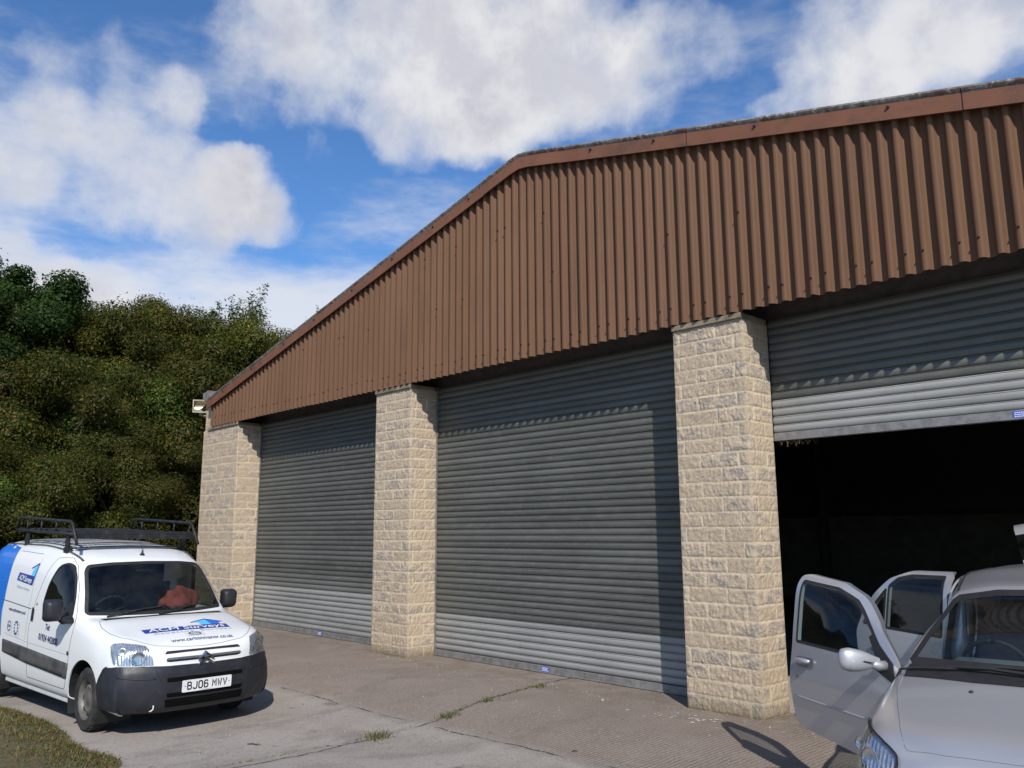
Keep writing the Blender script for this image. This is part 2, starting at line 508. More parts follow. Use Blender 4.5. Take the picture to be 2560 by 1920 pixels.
mx = wn.new('ShaderNodeMix'); mx.data_type = 'RGBA'; wl(alpha2, mx.inputs[0]); wl(sm.outputs[2], mx.inputs[6]); wl(cc.outputs[2], mx.inputs[7])
wl(mx.outputs[2], bg.inputs['Color'])

SC.view_settings.view_transform = 'Standard'; SC.view_settings.look = 'None'; SC.view_settings.exposure = 0; SC.view_settings.gamma = 1
SC.view_settings.use_curve_mapping = False
SC.cycles.max_bounces = 8; SC.cycles.transparent_max_bounces = 12; SC.cycles.caustics_reflective = False; SC.cycles.caustics_refractive = False
SC.cycles.use_denoising = True
# ------------------------------------------------------------------ ground
def gz(x, y):
    w = 1 - .88 * sstep(-4.6, .6, x)
    return -.14 * sstep(-.9, -3.0, y) * w

def axis_coords(lo, hi, step, far, k=1.45):
    a = list(np.arange(lo, hi + 1e-6, step)); d = step
    while a[-1] < far: d *= k; a.append(a[-1] + d)
    d = step
    while a[0] > -far: d *= k; a.insert(0, a[0] - d)
    return np.array(a)

t = NT('concrete')
P = t.coord(); X, Y, Z = t.sep(P)
n1 = t.noise(.55, 6, .6); n2 = t.noise(3.1, 6, .65); n3 = t.noise(55, 3, .7); n4 = t.noise(190, 2, .6)
apron = t.rng(t.math('ADD', Y, t.math('MULTIPLY', t.math('SUBTRACT', n2, .5), .25)), -2.22, -1.98)      # darker strip along the doors
base = t.mix(t.rng(n1, .32, .68), (.265, .225, .192), (.36, .312, .272))
base = t.mix(t.rng(n2, .30, .72), t.mix(.5, base, (.30, .275, .25)), base)
ap = t.mix(t.rng(n1, .3, .7), (.185, .146, .118), (.285, .232, .195))
ap = t.mix(t.rng(n2, .35, .75), ap, (.22, .174, .14))
col = t.mix(apron, base, ap)
inside = t.rng(Y, .50, .56); col = t.mix(inside, col, t.mix(t.rng(n2, .3, .7), (.34, .30, .265), (.42, .375, .335)))
# damp, mossy foot of the doors and piers
foot = t.math('MULTIPLY', t.math('MULTIPLY', t.rng(Y, -.55, .1), t.math('SUBTRACT', 1.0, inside)), t.rng(n2, .42, .62))
col = t.mix(t.math('MULTIPLY', foot, .55), col, (.13, .105, .06))
oil = t.math('MULTIPLY', t.rng(t.noise(.9, 3, .5, dist=.6), .60, .70), .35)
col = t.mix(oil, col, (.12, .105, .09))
st = t.math('MULTIPLY', t.rng(t.noise(1.9, 7, .72, vec=t.mapping((1, .45, 1))), .53, .64), .40); col = t.mix(st, col, (.13, .105, .085))
sp_ = t.math('MULTIPLY', t.rng(t.noise(6.5, 3, .6), .66, .74), .55); col = t.mix(sp_, col, (.06, .052, .045))
# exposed aggregate
col = t.mix(t.math('MULTIPLY', t.rng(n3, .55, .72), .55), col, (.52, .48, .44))
col = t.mix(t.math('MULTIPLY', t.rng(n3, .46, .28), .55), col, (.10, .085, .07))
col = t.mix(t.math('MULTIPLY', t.rng(n4, .6, .75), .5), col, (.60, .57, .53))
# tamped ribs running out from the doors
rw = t.new('ShaderNodeTexWave'); rw.wave_type = 'BANDS'; rw.bands_direction = 'X'; rw.inputs['Scale'].default_value = 7.0
rw.inputs['Distortion'].default_value = 3.5; rw.inputs['Detail'].default_value = 3; rw.inputs['Detail Scale'].default_value = .6; t.l(P, rw.inputs['Vector'])
ribm = t.math('MULTIPLY', t.math('MULTIPLY', apron, t.math('SUBTRACT', 1.0, inside)), t.math('MULTIPLY', t.rng(X, -4.4, -1.5, .15, 1), t.rng(n2, .3, .6, .3, 1)))
rib = t.math('MULTIPLY', rw.outputs['Fac'], ribm)
col = t.mix(t.math('MULTIPLY', t.rng(rw.outputs['Fac'], .35, .0), t.math('MULTIPLY', ribm, .30)), col, (.13, .105, .085))
# slab joints: one running out from the middle door, one along the apron
wob = t.math('MULTIPLY', t.math('SUBTRACT', t.noise(1.7, 5, .65), .5), .30)
wob2 = t.math('MULTIPLY', t.math('SUBTRACT', t.noise(9, 4, .7), .5), .07)
ja = t.math('ABSOLUTE', t.math('ADD', t.math('ADD', X, t.rng(Y, -2.0, .3, 3.66, 4.10)), t.math('ADD', wob, wob2)))
jb = t.math('ABSOLUTE', t.math('ADD', t.math('ADD', Y, 2.11), t.math('ADD', t.math('MULTIPLY', wob, .35), wob2)))
wa = t.rng(ja, .016, .004); 
wa = t.math('MULTIPLY', wa, t.rng(t.noise(2.6, 2), .36, .46))
wb = t.math('MULTIPLY', t.rng(jb, .014, .003), t.rng(t.noise(1.3, 3), .47, .56))
crack = t.math('MAXIMUM', wa, wb)
halo = t.math('MULTIPLY', t.math('MAXIMUM', t.rng(ja, .10, .02), t.math('MULTIPLY', t.rng(jb, .14, .02), .6)), t.rng(n2, .35, .65, .1, .5))
col = t.mix(halo, col, (.17, .165, .16))
col = t.mix(t.math('MULTIPLY', crack, .9), col, (.035, .03, .022))
t.set(color=col, rough=.92, spec=.25)
h = t.math('ADD', t.math('MULTIPLY', n3, .5), t.math('ADD', t.math('MULTIPLY', n4, .25), t.math('ADD', t.math('MULTIPLY', rib, .8), t.math('MULTIPLY', crack, -2.5))))
h = t.math('ADD', h, t.math('MULTIPLY', n2, .8))
t.bump(h, .55, .012)
M_CONC = t.mat

xs = axis_coords(-11, 6, .25, 900); ys = axis_coords(-7, 1, .25, 900)
XX, YY = np.meshgrid(xs, ys, indexing='ij')
V = np.stack([XX, YY, gz(XX, YY)], -1).reshape(-1, 3)
nx, ny = len(xs), len(ys); I = np.arange(nx * ny).reshape(nx, ny)
F = np.stack([I[:-1, :-1], I[1:, :-1], I[1:, 1:], I[:-1, 1:]], -1).reshape(-1, 4)
ground = mk('concrete_ground', V, F, M_CONC, smooth=True); tag(ground, kind='structure')

# grass verge at the near left: soil sheet and blades
def verge_edge(x):
    return -4.78 - .11 * np.sin(x * 1.3 + .5) - .35 * sstep(-4.7, -3.4, x) + .22 * sstep(-5.4, -4.5, x) * (1 - sstep(-4.5, -3.9, x))
soil = simple('verge_soil', (.085, .065, .032), .95, var=.5, scale=9, bump=.6, bscale=40, dirt=((.13, .12, .04), 14, .4, .7, .7))
vs = []; nxs = np.linspace(-13, -2.6, 70); nyt = np.linspace(0, 1, 14)
for x in nxs:
    e = float(verge_edge(x)) + random.uniform(-.03, .03)
    for q in nyt:
        y = e - q * 2.6; z = float(gz(x, y)) + .006 + .05 * float(sstep(0, .35, q)) + random.uniform(0, .012) * (q > 0)
        vs.append((x, y, z))
n2_ = len(nyt)
fs = [(i * n2_ + j, i * n2_ + j + 1, (i + 1) * n2_ + j + 1, (i + 1) * n2_ + j) for i in range(len(nxs) - 1) for j in range(n2_ - 1)]
tag(mk('verge_earth', vs, fs, soil, smooth=True), kind='structure')

t = NT('grass_blade'); c = t.attr()
t.set(color=c, rough=.6, spec=.3); t.b.inputs['Subsurface Weight'].default_value = 0
M_BLADE = t.mat
def blades(pts, hmin, hmax, width, spread, pal, rng):
    """bent tapering blades as quads+tip"""
    n = len(pts); vs = np.zeros((n, 5, 3)); cols = np.zeros((n, 5, 3))
    a = rng.uniform(0, 2 * PI, n); b = rng.uniform(0, 2 * PI, n); h = rng.uniform(hmin, hmax, n); sp = rng.uniform(.15, 1, n) * spread * h
    w = rng.uniform(.6, 1.3, n) * width
    dx, dy = np.cos(a), np.sin(a); wx, wy = np.cos(b) * w, np.sin(b) * w
    base = np.array(pts)
    for k, (f, ww) in enumerate(((0, 1), (0, -1), (.55, .8), (.55, -.8), (1, 0))):
        vs[:, k, 0] = base[:, 0] + dx * sp * f * f + wx * ww
        vs[:, k, 1] = base[:, 1] + dy * sp * f * f + wy * ww
        vs[:, k, 2] = base[:, 2] + h * f * (1 - .25 * f * spread)
    pal = np.array(pal); ci = rng.integers(0, len(pal), n); cc_ = pal[ci] * rng.uniform(.7, 1.25, (n, 1))
    cols[:] = cc_[:, None, :]
    fs = []
    for i in range(n):
        o = i * 5; fs += [(o, o + 1, o + 3, o + 2), (o + 2, o + 3, o + 4)]
    return vs.reshape(-1, 3), fs, cols.reshape(-1, 3)
GP = [(.085, .095, .02), (.11, .11, .028), (.14, .11, .035), (.055, .078, .015), (.075, .10, .02), (.19, .13, .055), (.10, .06, .025), (.13, .07, .03)]
pts = []
while len(pts) < 26000:
    x = random.uniform(-11, -3.0); q = random.random() ** 1.5 * 2.5; y = float(verge_edge(x)) + .03 - q
    if float(fbm(x * 3.1, y * 3.1, 3, 5)) < -.22 and random.random() < .7: continue
    pts.append((x, y, float(gz(x, y)) + .03 * min(1, q * 4)))
v, f, c = blades(pts, .015, .075, .004, 1.4, GP, RNG)
tag(mk('verge_grass', v, f, M_BLADE, col=c), kind='stuff')

# weeds growing in the joint
WEEDS = [(-3.642, -2.649, .20, 150, 'largest clump of grass growing from the crack in the concrete yard'),
         (-3.617, -1.832, .14, 90, 'low round green weed on the joint between the two slabs'),
         (-3.744, -1.169, .13, 60, 'sparse dry weed halfway along the joint towards the middle shutter'),
         (-3.921, -.239, .13, 70, 'small grass tuft closest to the foot of the middle roller shutter')]
for x, y, r, n, lab in WEEDS:
    pp = [(RNG.normal(0, r * .30), RNG.normal(0, r * .42), 0) for _ in range(n)]
    v, f, c = blades(pp, .03, (.04 + r * .42), .003, 1.3, [(.07, .085, .02), (.11, .11, .035), (.19, .15, .06), (.05, .065, .015)], RNG)
    o = mk('weed_tuft', v, f, M_BLADE, col=c); o.location = (x, y, float(gz(x, y)) + .002)
    tag(o, lab, 'weed', 'weeds in the slab joint')
pp = [(RNG.normal(0, .05), RNG.normal(0, .04), .004) for _ in range(50)]
v, f, c = blades(pp, .01, .035, .004, 2.5, [(.20, .15, .08), (.14, .10, .05), (.28, .22, .13)], RNG)
o = mk('dead_weed', v, f, M_BLADE, col=c); o.location = (-5.22, -2.203, float(gz(-5.22, -2.203)) + .003); tag(o, 'brown dried clump of weed lying on bare concrete right of the van', 'dead weed')
# thin moss and seedlings along the joint
pp = []
for _ in range(420):
    y = random.uniform(-2.0, -.1); x = -(3.66 + (y + 2.0) / 2.3 * .44) + random.gauss(0, .03)
    pp.append((x, y, float(gz(x, y))))
for _ in range(160):
    y = random.uniform(-4.6, -2.2); x = -3.70 + random.gauss(0, .02) - .1 * (-2.2 - y) / 2; pp.append((x, y, float(gz(x, y))))
v, f, c = blades(pp, .006, .028, .004, 1.8, [(.14, .14, .05), (.22, .18, .08), (.10, .10, .04)], RNG)
tag(mk('joint_moss_grass', v, f, M_BLADE, col=c), kind='stuff')
# bird droppings and grit by the right-hand pier
mb = MB()
for _ in range(26):
    x, y = -1.709 + random.gauss(0, .28), -.37 + random.gauss(0, .13); r = random.uniform(.006, .022); n = 7
    ring = [(x + r * random.uniform(.6, 1.3) * math.cos(2 * PI * k / n), y + r * random.uniform(.6, 1.3) * math.sin(2 * PI * k / n), .0045) for k in range(n)]
    mb.add(ring + [(x, y, .007)], [(k, (k + 1) % n, n) for k in range(n)])
tag(mb.build('droppings', simple('dropping_white', (.55, .53, .50), .8, var=.1), fix=False), kind='stuff')
# loose stones and crumbs of concrete
mb = MB()
for _ in range(420):
    x, y = random.uniform(-8, 1.2), random.uniform(-4.6, -.05)
    if random.random() < .4: y = random.uniform(-.35, -.02)
    s = random.uniform(.003, .011) * (1.6 if random.random() < .05 else 1)
    M = Matrix.Translation((x, y, float(gz(x, y)) + s * .4)) @ Matrix.Rotation(random.uniform(0, 6), 4, 'Z') @ Matrix.Rotation(random.uniform(0, .6), 4, 'X')
    q = [Vector((a * s * random.uniform(.6, 1.2), b * s * random.uniform(.6, 1.2), c_ * s * random.uniform(.4, .8))) for a in (-1, 1) for b in (-1, 1) for c_ in (-1, 1)]
    mb.add([M @ w for w in q], [(0, 1, 3, 2), (4, 6, 7, 5), (0, 4, 5, 1), (2, 3, 7, 6), (0, 2, 6, 4), (1, 5, 7, 3)])
tag(mb.build('grit', simple('grit_stone', (.24, .21, .18), .9, var=.6, scale=30)), kind='stuff')
# twigs
for (x, y, a, L, lab) in [(-4.30, -3.55, .5, .14, 'thin dark twig lying on the pale concrete in front of the van'), (-1.80, -1.956, 1.2, .05, 'tiny black scrap lying on the ribbed apron')]:
    z = float(gz(x, y)) + .006
    mb = MB().tube([(-L / 2, 0, 0), (-L * .1, .008, .004), (L * .25, -.006, .002), (L / 2, .01, 0)], [.004, .005, .004, .002], 6)
    mb.tube([(L * .1, 0, .003), (L * .25, .03, .004)], .002, 5)
    o = mb.build('twig', simple('twig_bark', (.05, .04, .03), .9)); o.location = (x, y, z); o.rotation_euler[2] = a; tag(o, lab, 'twig')
# ------------------------------------------------------------------ industrial unit
H = 3.70 * K                              # underside of the cladding
XC, ZA = -4.05 * K, 6.315 * K             # ridge
SL, SR_ = .232, .2385
D = .4389 * K
PIERS = [(-13.2334 * K, -11.7109 * K), (-7.2094 * K, -6.3648 * K), (-1.9119 * K, -1.118 * K), (3.45 * K, 5.10 * K)]
def roofz(x): return ZA - (SL * (XC - x) if x < XC else SR_ * (x - XC))
bld = empty('industrial_unit', (-4.3, 0, 0))
tag(bld, 'gabled industrial unit with brown ribbed cladding, stone piers and three grey roller shutters', 'industrial building')
OFF = Vector((4.3, 0, 0))
def local(o):
    o.location = OFF; return o

# --- split-face stone
t = NT('split_face_stone'); a = t.attr(); ar, ag, ab = [t.new('ShaderNodeSeparateColor') for _ in range(1)][0], None, None
t.l(a, ar.inputs[0]); tint, mort, edge = ar.outputs[0], ar.outputs[1], ar.outputs[2]
n1 = t.noise(7, 6, .65, vec=t.mapping((1, 1, 2.2), (0, .5, .3))); n2 = t.noise(38, 4, .7); n3 = t.noise(120, 3, .6)
base = t.mix(tint, (.49, .385, .27), (.61, .49, .355))
base = t.mix(t.rng(n2, .35, .7), t.mix(.5, base, (.43, .335, .24)), base)
g = t.math('MULTIPLY', t.rng(t.math('ADD', n1, t.math('MULTIPLY', t.math('SUBTRACT', tint, .5), .16)), .50, .62), t.rng(n2, .38, .56, .1, .95))
base = t.mix(g, base, (.275, .245, .22))
base = t.mix(t.math('MULTIPLY', t.rng(n3, .58, .72), .5), base, (.16, .135, .115))
col = t.mix(mort, base, (.66, .54, .375))
zz = t.sep(t.coord())[2]
moss = t.math('MULTIPLY', t.rng(t.math('ADD', zz, t.math('MULTIPLY', n1, .25)), .30, .10), .75)
col = t.mix(moss, col, (.12, .095, .05))
t.set(color=col, rough=.95, spec=.2); t.bump(t.math('ADD', t.math('MULTIPLY', n2, 1.0), t.math('MULTIPLY', n3, .5)), t.math('SUBTRACT', 1.0, t.math('MULTIPLY', mort, .7)) if False else .9, .012)
M_STONE = t.mat

BH = H - .062
NC = 26; CH = BH / NC
def stone_faces(segs, z0, z1, res, seed):
    """a strip of wall following plan points (segs = [(p0, p1), ...]); real relief on every block"""
    vs, fs, cs = [], [], []
    rng = random.Random(seed)
    allv = []; ulen = 0
    for (p0, p1) in segs:
        p0, p1 = Vector(p0), Vector(p1); L = (p1 - p0).length; ud = (p1 - p0) / L; nd = Vector((ud.y, -ud.x))
        nu = max(4, int(L / res)); nv = max(4, int((z1 - z0) / res))
        u = np.linspace(0, L, nu + 1); v = np.linspace(z0, z1, nv + 1); U, Vv = np.meshgrid(u, v, indexing='ij')
        row = np.floor((Vv) / CH).astype(int); fv = Vv / CH - row
        # blocks: alternate bond with a small random shift per course
        BL = .452
        rowsh = np.array([(rng.uniform(-.02, .02) + (.0 if r % 2 else BL * .56) + .11) for r in range(-2, 80)])
        uu = (U + ulen + rowsh[np.clip(row + 2, 0, 81)]) / BL
        blk = np.floor(uu).astype(int); fu = uu - blk
        e = np.minimum(np.minimum(fu, 1 - fu) * BL, np.minimum(fv, 1 - fv) * CH)
        hsh = _hash(blk, row, seed); hs2 = _hash(blk, row, seed + 5); hs3 = _hash(blk, row, seed + 9)
        wj = .0045 + .002 * fbm(U * 6, Vv * 6, 2, seed)
        m = 1 - sstep(wj * .8, wj * 1.8, e)
        x = U + ulen * 1.7
        ca, sa = np.cos(.9 + hsh), np.sin(.9 + hsh); xr, zr = x * ca + Vv * sa, Vv * ca - x * sa
        rough = fbm(xr * 14 + hsh * 40, zr * 30 + hs2 * 40, 4, seed, .66) * .0085 - np.abs(fbm(xr * 9 + hsh * 9, zr * 24, 3, seed + 3, .6)) * .007
        tilt = (fu - .5) * (hs2 - .5) * .012 + (fv - .5) * (hs3 - .5) * .010
        rel = sstep(wj, .020, e) * (.006 + .004 * (hsh - .5)) + sstep(wj, .014, e) * (rough + tilt)
        rel = np.clip(rel, -.004, .04)
        fade = np.minimum(sstep(0, .022, U), sstep(0, .022, L - U))
        d = rel * fade - .002 * m * fade
        if z0 < .05:
            d = d + 0
        pos = np.stack([p0.x + ud.x * U + nd.x * d, p0.y + ud.y * U + nd.y * d, Vv], -1).reshape(-1, 3)
        n0 = sum(len(a_) for a_ in vs); I = np.arange((nu + 1) * (nv + 1)).reshape(nu + 1, nv + 1) + n0
        fs.append(np.stack([I[:-1, :-1], I[1:, :-1], I[1:, 1:], I[:-1, 1:]], -1).reshape(-1, 4))
        vs.append(pos); cs.append(np.stack([hsh, m, e / .1], -1).reshape(-1, 3)); ulen += L
    return np.concatenate(vs), np.concatenate(fs), np.concatenate(cs)

M_CAP = simple('weathered_concrete', (.25, .205, .145), .95, var=.35, scale=6, bump=.5, bscale=50, dirt=((.10, .085, .05), 5, .45, .7, .8))
for i, (x0, x1) in enumerate(PIERS):
    res = (.02, .0115, .010, .05)[i]
    v, f, c = stone_faces([((x0, D + .25), (x0, 0)), ((x0, 0), (x1, 0)), ((x1, 0), (x1, D + .02))], -.25, BH, res, 11 + i)
    lab = ['widest stone pier at the far left corner of the unit', 'stone pier between the far shutter and the middle shutter', 'nearest stone pier, beside the open doorway', None][i]
    p = local(mk('stone_pier', v, f, M_STONE, bld, col=c)); tag(p, lab)
    mb = MB().box(x0 - (.0 if i else -.24), x1 + .012, -.035, D - .01, BH + .001, BH + .058, 0, .008)
    mb.build('capstone', M_CAP, p)
# side walls, rear wall (block inside)
v, f, c = stone_faces([((PIERS[0][0], 14.0), (PIERS[0][0], D + .25))], -.25, 4.42, .06, 31)
local(mk('side_wall', v, f, M_STONE, bld, col=c))
# return of the corner pier carried up beside the cladding
v, f, c = stone_faces([((PIERS[0][0], D + .25), (PIERS[0][0], .03)), ((PIERS[0][0], .03), (PIERS[0][0] + .42, .03))], BH, 4.42, .022, 37)
local(mk('stone_corner', v, f, M_STONE, bld, col=c))
M_IN = simple('inner_block', (.34, .32, .27), .95, var=.25, scale=3, dirt=((.2, .18, .15), 2, .4, .7, .6))
XL, XR = PIERS[0][0] + .06, PIERS[3][1] - .02
local(MB().box(XL + .05, XL + .25, .75, 14.0, -.2, 4.4).build('inner_wall', M_IN, bld)); local(MB().box(XR - .25, XR, 0.05, 14.0, -.2, 4.4).build('inner_wall', M_IN, bld))
local(MB().box(XL, XR, 14.0, 14.2, -.2, 2.2).build('rear_wall', M_IN, bld))
local(MB().box(XL, XR, 14.03, 14.15, 2.2, 7).build('rear_cladding', simple('inner_sheet', (.16, .155, .145), .8), bld))
M_STEEL = simple('painted_steel', (.10, .09, .085), .6, var=.3)
M_STEELD = simple('dark_steel', (.20, .19, .17), .8)
for cx in (PIERS[1][0] + .42, PIERS[2][0] + .42):
    for cy in (13.7,):
        local(MB().box(cx - .09, cx + .09, cy - .006, cy + .006, 0, 5.4).box(cx - .1, cx - .09, cy - .1, cy + .1, 0, 5.4).box(cx + .09, cx + .1, cy - .1, cy + .1, 0, 5.4).build('steel_column', M_STEELD, bld))
local(MB().box(XL + .3, XR - .3, 13.9, 13.98, 2.1, 2.22).build('sheeting_rail', M_STEEL, bld))
# shutter boxes and lintel behind the cladding
local(MB().box(XL + .1, XR - .05, D + .14, D + .55, H - .02, H + .62).box(XL + .1, XR - .05, .09, D + .14, H + .25, H + .33).build('lintel', M_STEEL, bld))
for (a_, b_) in PIERS:
    local(MB().box(max(a_ + .16, XL), b_ - .16, D + .03, D + .21, -.2, H - .03).build('pier_back', M_IN, bld))

# --- corrugated gable cladding
PITCH = .1465
t = NT('brown_cladding')
n1 = t.noise(1.2, 5, .6, vec=t.mapping((1, 1, .25))); n2 = t.noise(9, 5, .65, vec=t.mapping((1, 1, .12))); n3 = t.noise(60, 3)
col = t.mix(t.rng(n1, .3, .7), (.114, .056, .028), (.146, .074, .039))
col = t.mix(t.math('MULTIPLY', t.rng(n2, .4, .75), .5), col, (.17, .092, .052))
col = t.mix(t.math('MULTIPLY', t.rng(n3, .62, .72), .3), col, (.20, .13, .09))
n4 = t.noise(2.2, 6, .7, vec=t.mapping((5, 1, .22)))
col = t.mix(t.math('MULTIPLY', t.rng(n4, .52, .72), .45), col, (.070, .042, .030))
col = t.mix(t.math('MULTIPLY', t.rng(t.noise(.35, 4), .45, .65), .35), col, (.17, .092, .055))
t.set(color=col, rough=t.rng(n2, .3, .7, .6, .8), spec=.25); t.bump(n3, .08, .003)
M_CLAD = t.mat
CX0, CX1 = -12.83 * K, 5.12 * K
nx_ = int((CX1 - CX0) / PITCH * 18); xs = np.linspace(CX0, CX1, nx_ + 1)
def clad_y(x):
    ph = 2 * PI * (x + .9 * K + .02) / PITCH
    return -.036 - .030 * np.tanh(2.0 * np.cos(ph) - .25) / math.tanh(1.9)
sheet = np.floor((xs - CX0) / (PITCH * 7.0)); lap = (sheet % 2) * .003
yy = clad_y(xs) - lap
zt = np.array([roofz(x) - .09 for x in xs]); zb = H + .004 - .006 * (sheet % 3 == 1)
rows = 6; V = []
for k in range(rows + 1):
    V.append(np.stack([xs, yy, zb + (zt - zb) * k / rows], -1))
V = np.stack(V, 1); nx1 = len(xs)
Vb = V.copy(); Vb[:, :, 1] += .008
allV = np.concatenate([V.reshape(-1, 3), Vb.reshape(-1, 3)]); I = np.arange(nx1 * (rows + 1)).reshape(nx1, rows + 1); J = I + nx1 * (rows + 1)
F = [np.stack([I[:-1, :-1], I[1:, :-1], I[1:, 1:], I[:-1, 1:]], -1).reshape(-1, 4), np.stack([J[:-1, :-1], J[:-1, 1:], J[1:, 1:], J[1:, :-1]], -1).reshape(-1, 4),
     np.stack([I[:-1, 0], J[:-1, 0], J[1:, 0], I[1:, 0]], -1), np.stack([I[:1, :-1], I[:1, 1:], J[:1, 1:], J[:1, :-1]], -1).reshape(-1, 4)]
clad = local(mk('gable_cladding', allV, np.concatenate(F), M_CLAD, bld, smooth=True, angle=50))
# hook-bolt fixings with dark caps
M_DARK = simple('black_plastic', (.012, .012, .013), .5, var=.2)
nr = int((CX1 - CX0) / PITCH); k0 = (CX0 + .9 * K + .02) / PITCH
rr = random.Random(5); bolt0 = None; nb_ = 0
for k in range(1, nr):
    xr = (math.ceil(k0) + k) * PITCH - .9 * K - .02
    if k % 3 == 2: continue
    for z in (H + .17, H + 1.02, H + 1.85):
        if z > roofz(xr) - .35 or (z > H + .2 and rr.random() < .84) or nb_ >= 98: continue
        z += rr.uniform(-.015, .015); nb_ += 1
        if bolt0 is None:
            bolt0 = MB().tube([(0, -.058, 0), (0, -.078, 0)], .010, 7).tube([(0, -.076, 0), (0, -.094, -.004)], .005, 6).build('fixing_bolt', M_DARK, clad); bo = bolt0
        else:
            bo = bolt0.copy(); COL.objects.link(bo); bo.parent = clad
        bo.location = (xr, 0, z)
# --- verge flashing: folded barge pieces with a rolled top edge
t = NT('rust_brown_flashing')
n1 = t.noise(2.2, 6, .65); n2 = t.noise(25, 5, .7)
col = t.mix(t.rng(n1, .3, .7), (.160, .064, .033), (.205, .085, .045))
col = t.mix(t.math('MULTIPLY', t.rng(t.noise(3.3, 7, .7),   .52, .70), .8), col, (.075, .05, .038))
col = t.mix(t.math('MULTIPLY', t.rng(n2, .66, .76), .5), col, (.40, .30, .24))
t.set(color=col, rough=.6, spec=.4); M_FLASH = t.mat
t = NT('lichen_roll')
n1 = t.noise(4.5, 7, .75); n2 = t.noise(22, 5, .7)
col = t.mix(t.rng(n1, .42, .55), (.10, .055, .036), (.16, .15, .135))
col = t.mix(t.rng(n2, .52, .66), col, (.34, .33, .30)); t.set(color=col, rough=.95); t.bump(n2, .4, .004); M_ROLL = t.mat
def verge(xa, xb, lift):
    prof = [(-.112, -.215), (-.108, -.06), (-.120, -.040), (-.128, -.022), (-.120, -.004), (-.098, .008), (-.04, .010), (.15, .016), (.15, -.0), (-.085, -.045), (-.09, -.215)]
    st = [xa]
    if xa < XC < xb:
        for dx in (-.16, -.08, 0, .08, .16): st.append(XC + dx)
    st.append(xb); vs, fs = [], []
    for x in st:
        z = roofz(x) - (.018 * max(0, 1 - abs(x - XC) / .17) if abs(x - XC) < .17 else 0)
        for (y, dz) in prof: vs.append((x, y - lift, z + dz + lift * .6))
    n = len(prof)
    for i in range(len(st) - 1):
        for k in range(n): fs.append((i * n + k, i * n + (k + 1) % n, (i + 1) * n + (k + 1) % n, (i + 1) * n + k))
    fs += [tuple(range(n)), tuple(range((len(st) - 1) * n, len(st) * n))]
    mi = []
    for i in range(len(st) - 1):
        for k in range(n): mi.append(1 if 1 <= k <= 6 else 0)
    mi += [0, 0]
    return vs, fs, mi
cutx = [-12.95, -10.55, -8.45, -6.25, -4.66, -3.42, -1.58, 1.0, 3.6, 5.3]
for i in range(len(cutx) - 1):
    a_, b_ = cutx[i] * K, cutx[i + 1] * K
    if i == 4: vs, fs, mi = verge(a_ - .05, b_ + .05, .006)
    else: vs, fs, mi = verge(a_ + .006, b_ - .006, .0)
    mb = MB(); mb.v, mb.f, mb.m = [tuple(q) for q in vs], fs, mi
    fl = local(mb.build('verge_flashing', [M_FLASH, M_ROLL], bld))
    if i: MB().box(a_ - .007, a_ + .007, -.104, -.02, roofz(a_) - .21, roofz(a_) - .01).build('joint_backing', M_DARK, fl)
    for q in (.3, .78):
        if i in (4,): continue
        x = a_ + (b_ - a_) * q; MB().tube([(x, -.108, roofz(x) - .10), (x, -.128, roofz(x) - .10)], .014, 8).build('bolt', M_DARK, fl)
# --- roof sheets
M_ROOF = simple('fibre_cement_roof', (.20, .195, .185), .95, var=.3, scale=4, dirt=((.10, .10, .08), 3, .45, .65, .7))
for (xa, xb) in ((XL - .30, XC), (XC, XR + .25)):
    n = int((xb - xa) / .5); vs, fs = [], []
    ny_ = int(14.4 / PITCH * 6)
    ysr = np.linspace(-.03, 14.4, ny_ + 1)
    wob_ = -.012 + .02 * np.cos(2 * PI * ysr / PITCH)
    V = np.concatenate([np.stack([np.full_like(ysr, x), ysr, roofz(x) + wob_ - .03], -1) for x in (xa, xb)])
    m_ = len(ysr); I = np.arange(m_)
    F = np.stack([I[:-1], I[:-1] + m_, I[1:] + m_, I[1:]], -1)
    local(mk('roof', V, F, M_ROOF, bld, smooth=True))
# --- gutter at the left eave
M_GUT = simple('grey_gutter', (.20, .19, .17), .8, var=.3, scale=12, dirt=((.08, .07, .05), 8, .45, .7, .7))
gx, gzz = -12.98 * K, 4.33 * K
prof = [(-.16, .06), (-.17, .05), (-.155, -.06), (-.08, -.10), (.05, -.10), (.09, .10), (.075, .10), (.04, -.085), (-.075, -.085), (-.14, -.05)]
mb = MB().prism([(x, z) for x, z in prof], ((gx, 0, gzz), (1, 0, 0), (0, 0, 1), (0, 1, 0)), -.10, 14.3)
mb.prism([(-.16, .06), (-.155, -.06), (-.08, -.10), (.05, -.10), (.09, .10)], ((gx, 0, gzz), (1, 0, 0), (0, 0, 1), (0, 1, 0)), -.112, -.1005)
local(mb.build('gutter', M_GUT, bld))
# --- floodlight on the corner
fx, fy, fz_ = -14.50, .05, 4.20 * K
Mx = Matrix.Translation((fx, fy, fz_)) @ Matrix.Rotation(R(60), 4, 'Z') @ Matrix.Rotation(R(8), 4, 'X')
M_LAMPB = simple('lamp_casing', (.40, .35, .26), .6, var=.25, scale=14)
mb = MB()
W2, H2, dp = .155, .14, .13
rim = [(-W2, -H2), (W2, -H2), (W2, H2), (-W2, H2)]; inn = [(-W2 + .022, -H2 + .022), (W2 - .022, -H2 + .022), (W2 - .022, H2 - .022), (-W2 + .022, H2 - .022)]; bk = [(-W2 * .7, -H2 * .6), (W2 * .7, -H2 * .6), (W2 * .7, H2 * .6), (-W2 * .7, H2 * .6)]
vs = [(x, -.05, z) for x, z in rim] + [(x, -.05, z) for x, z in inn] + [(x, -.035, z) for x, z in inn] + [(x, .0, z) for x, z in rim] + [(x, dp, z) for x, z in bk]
fs = []
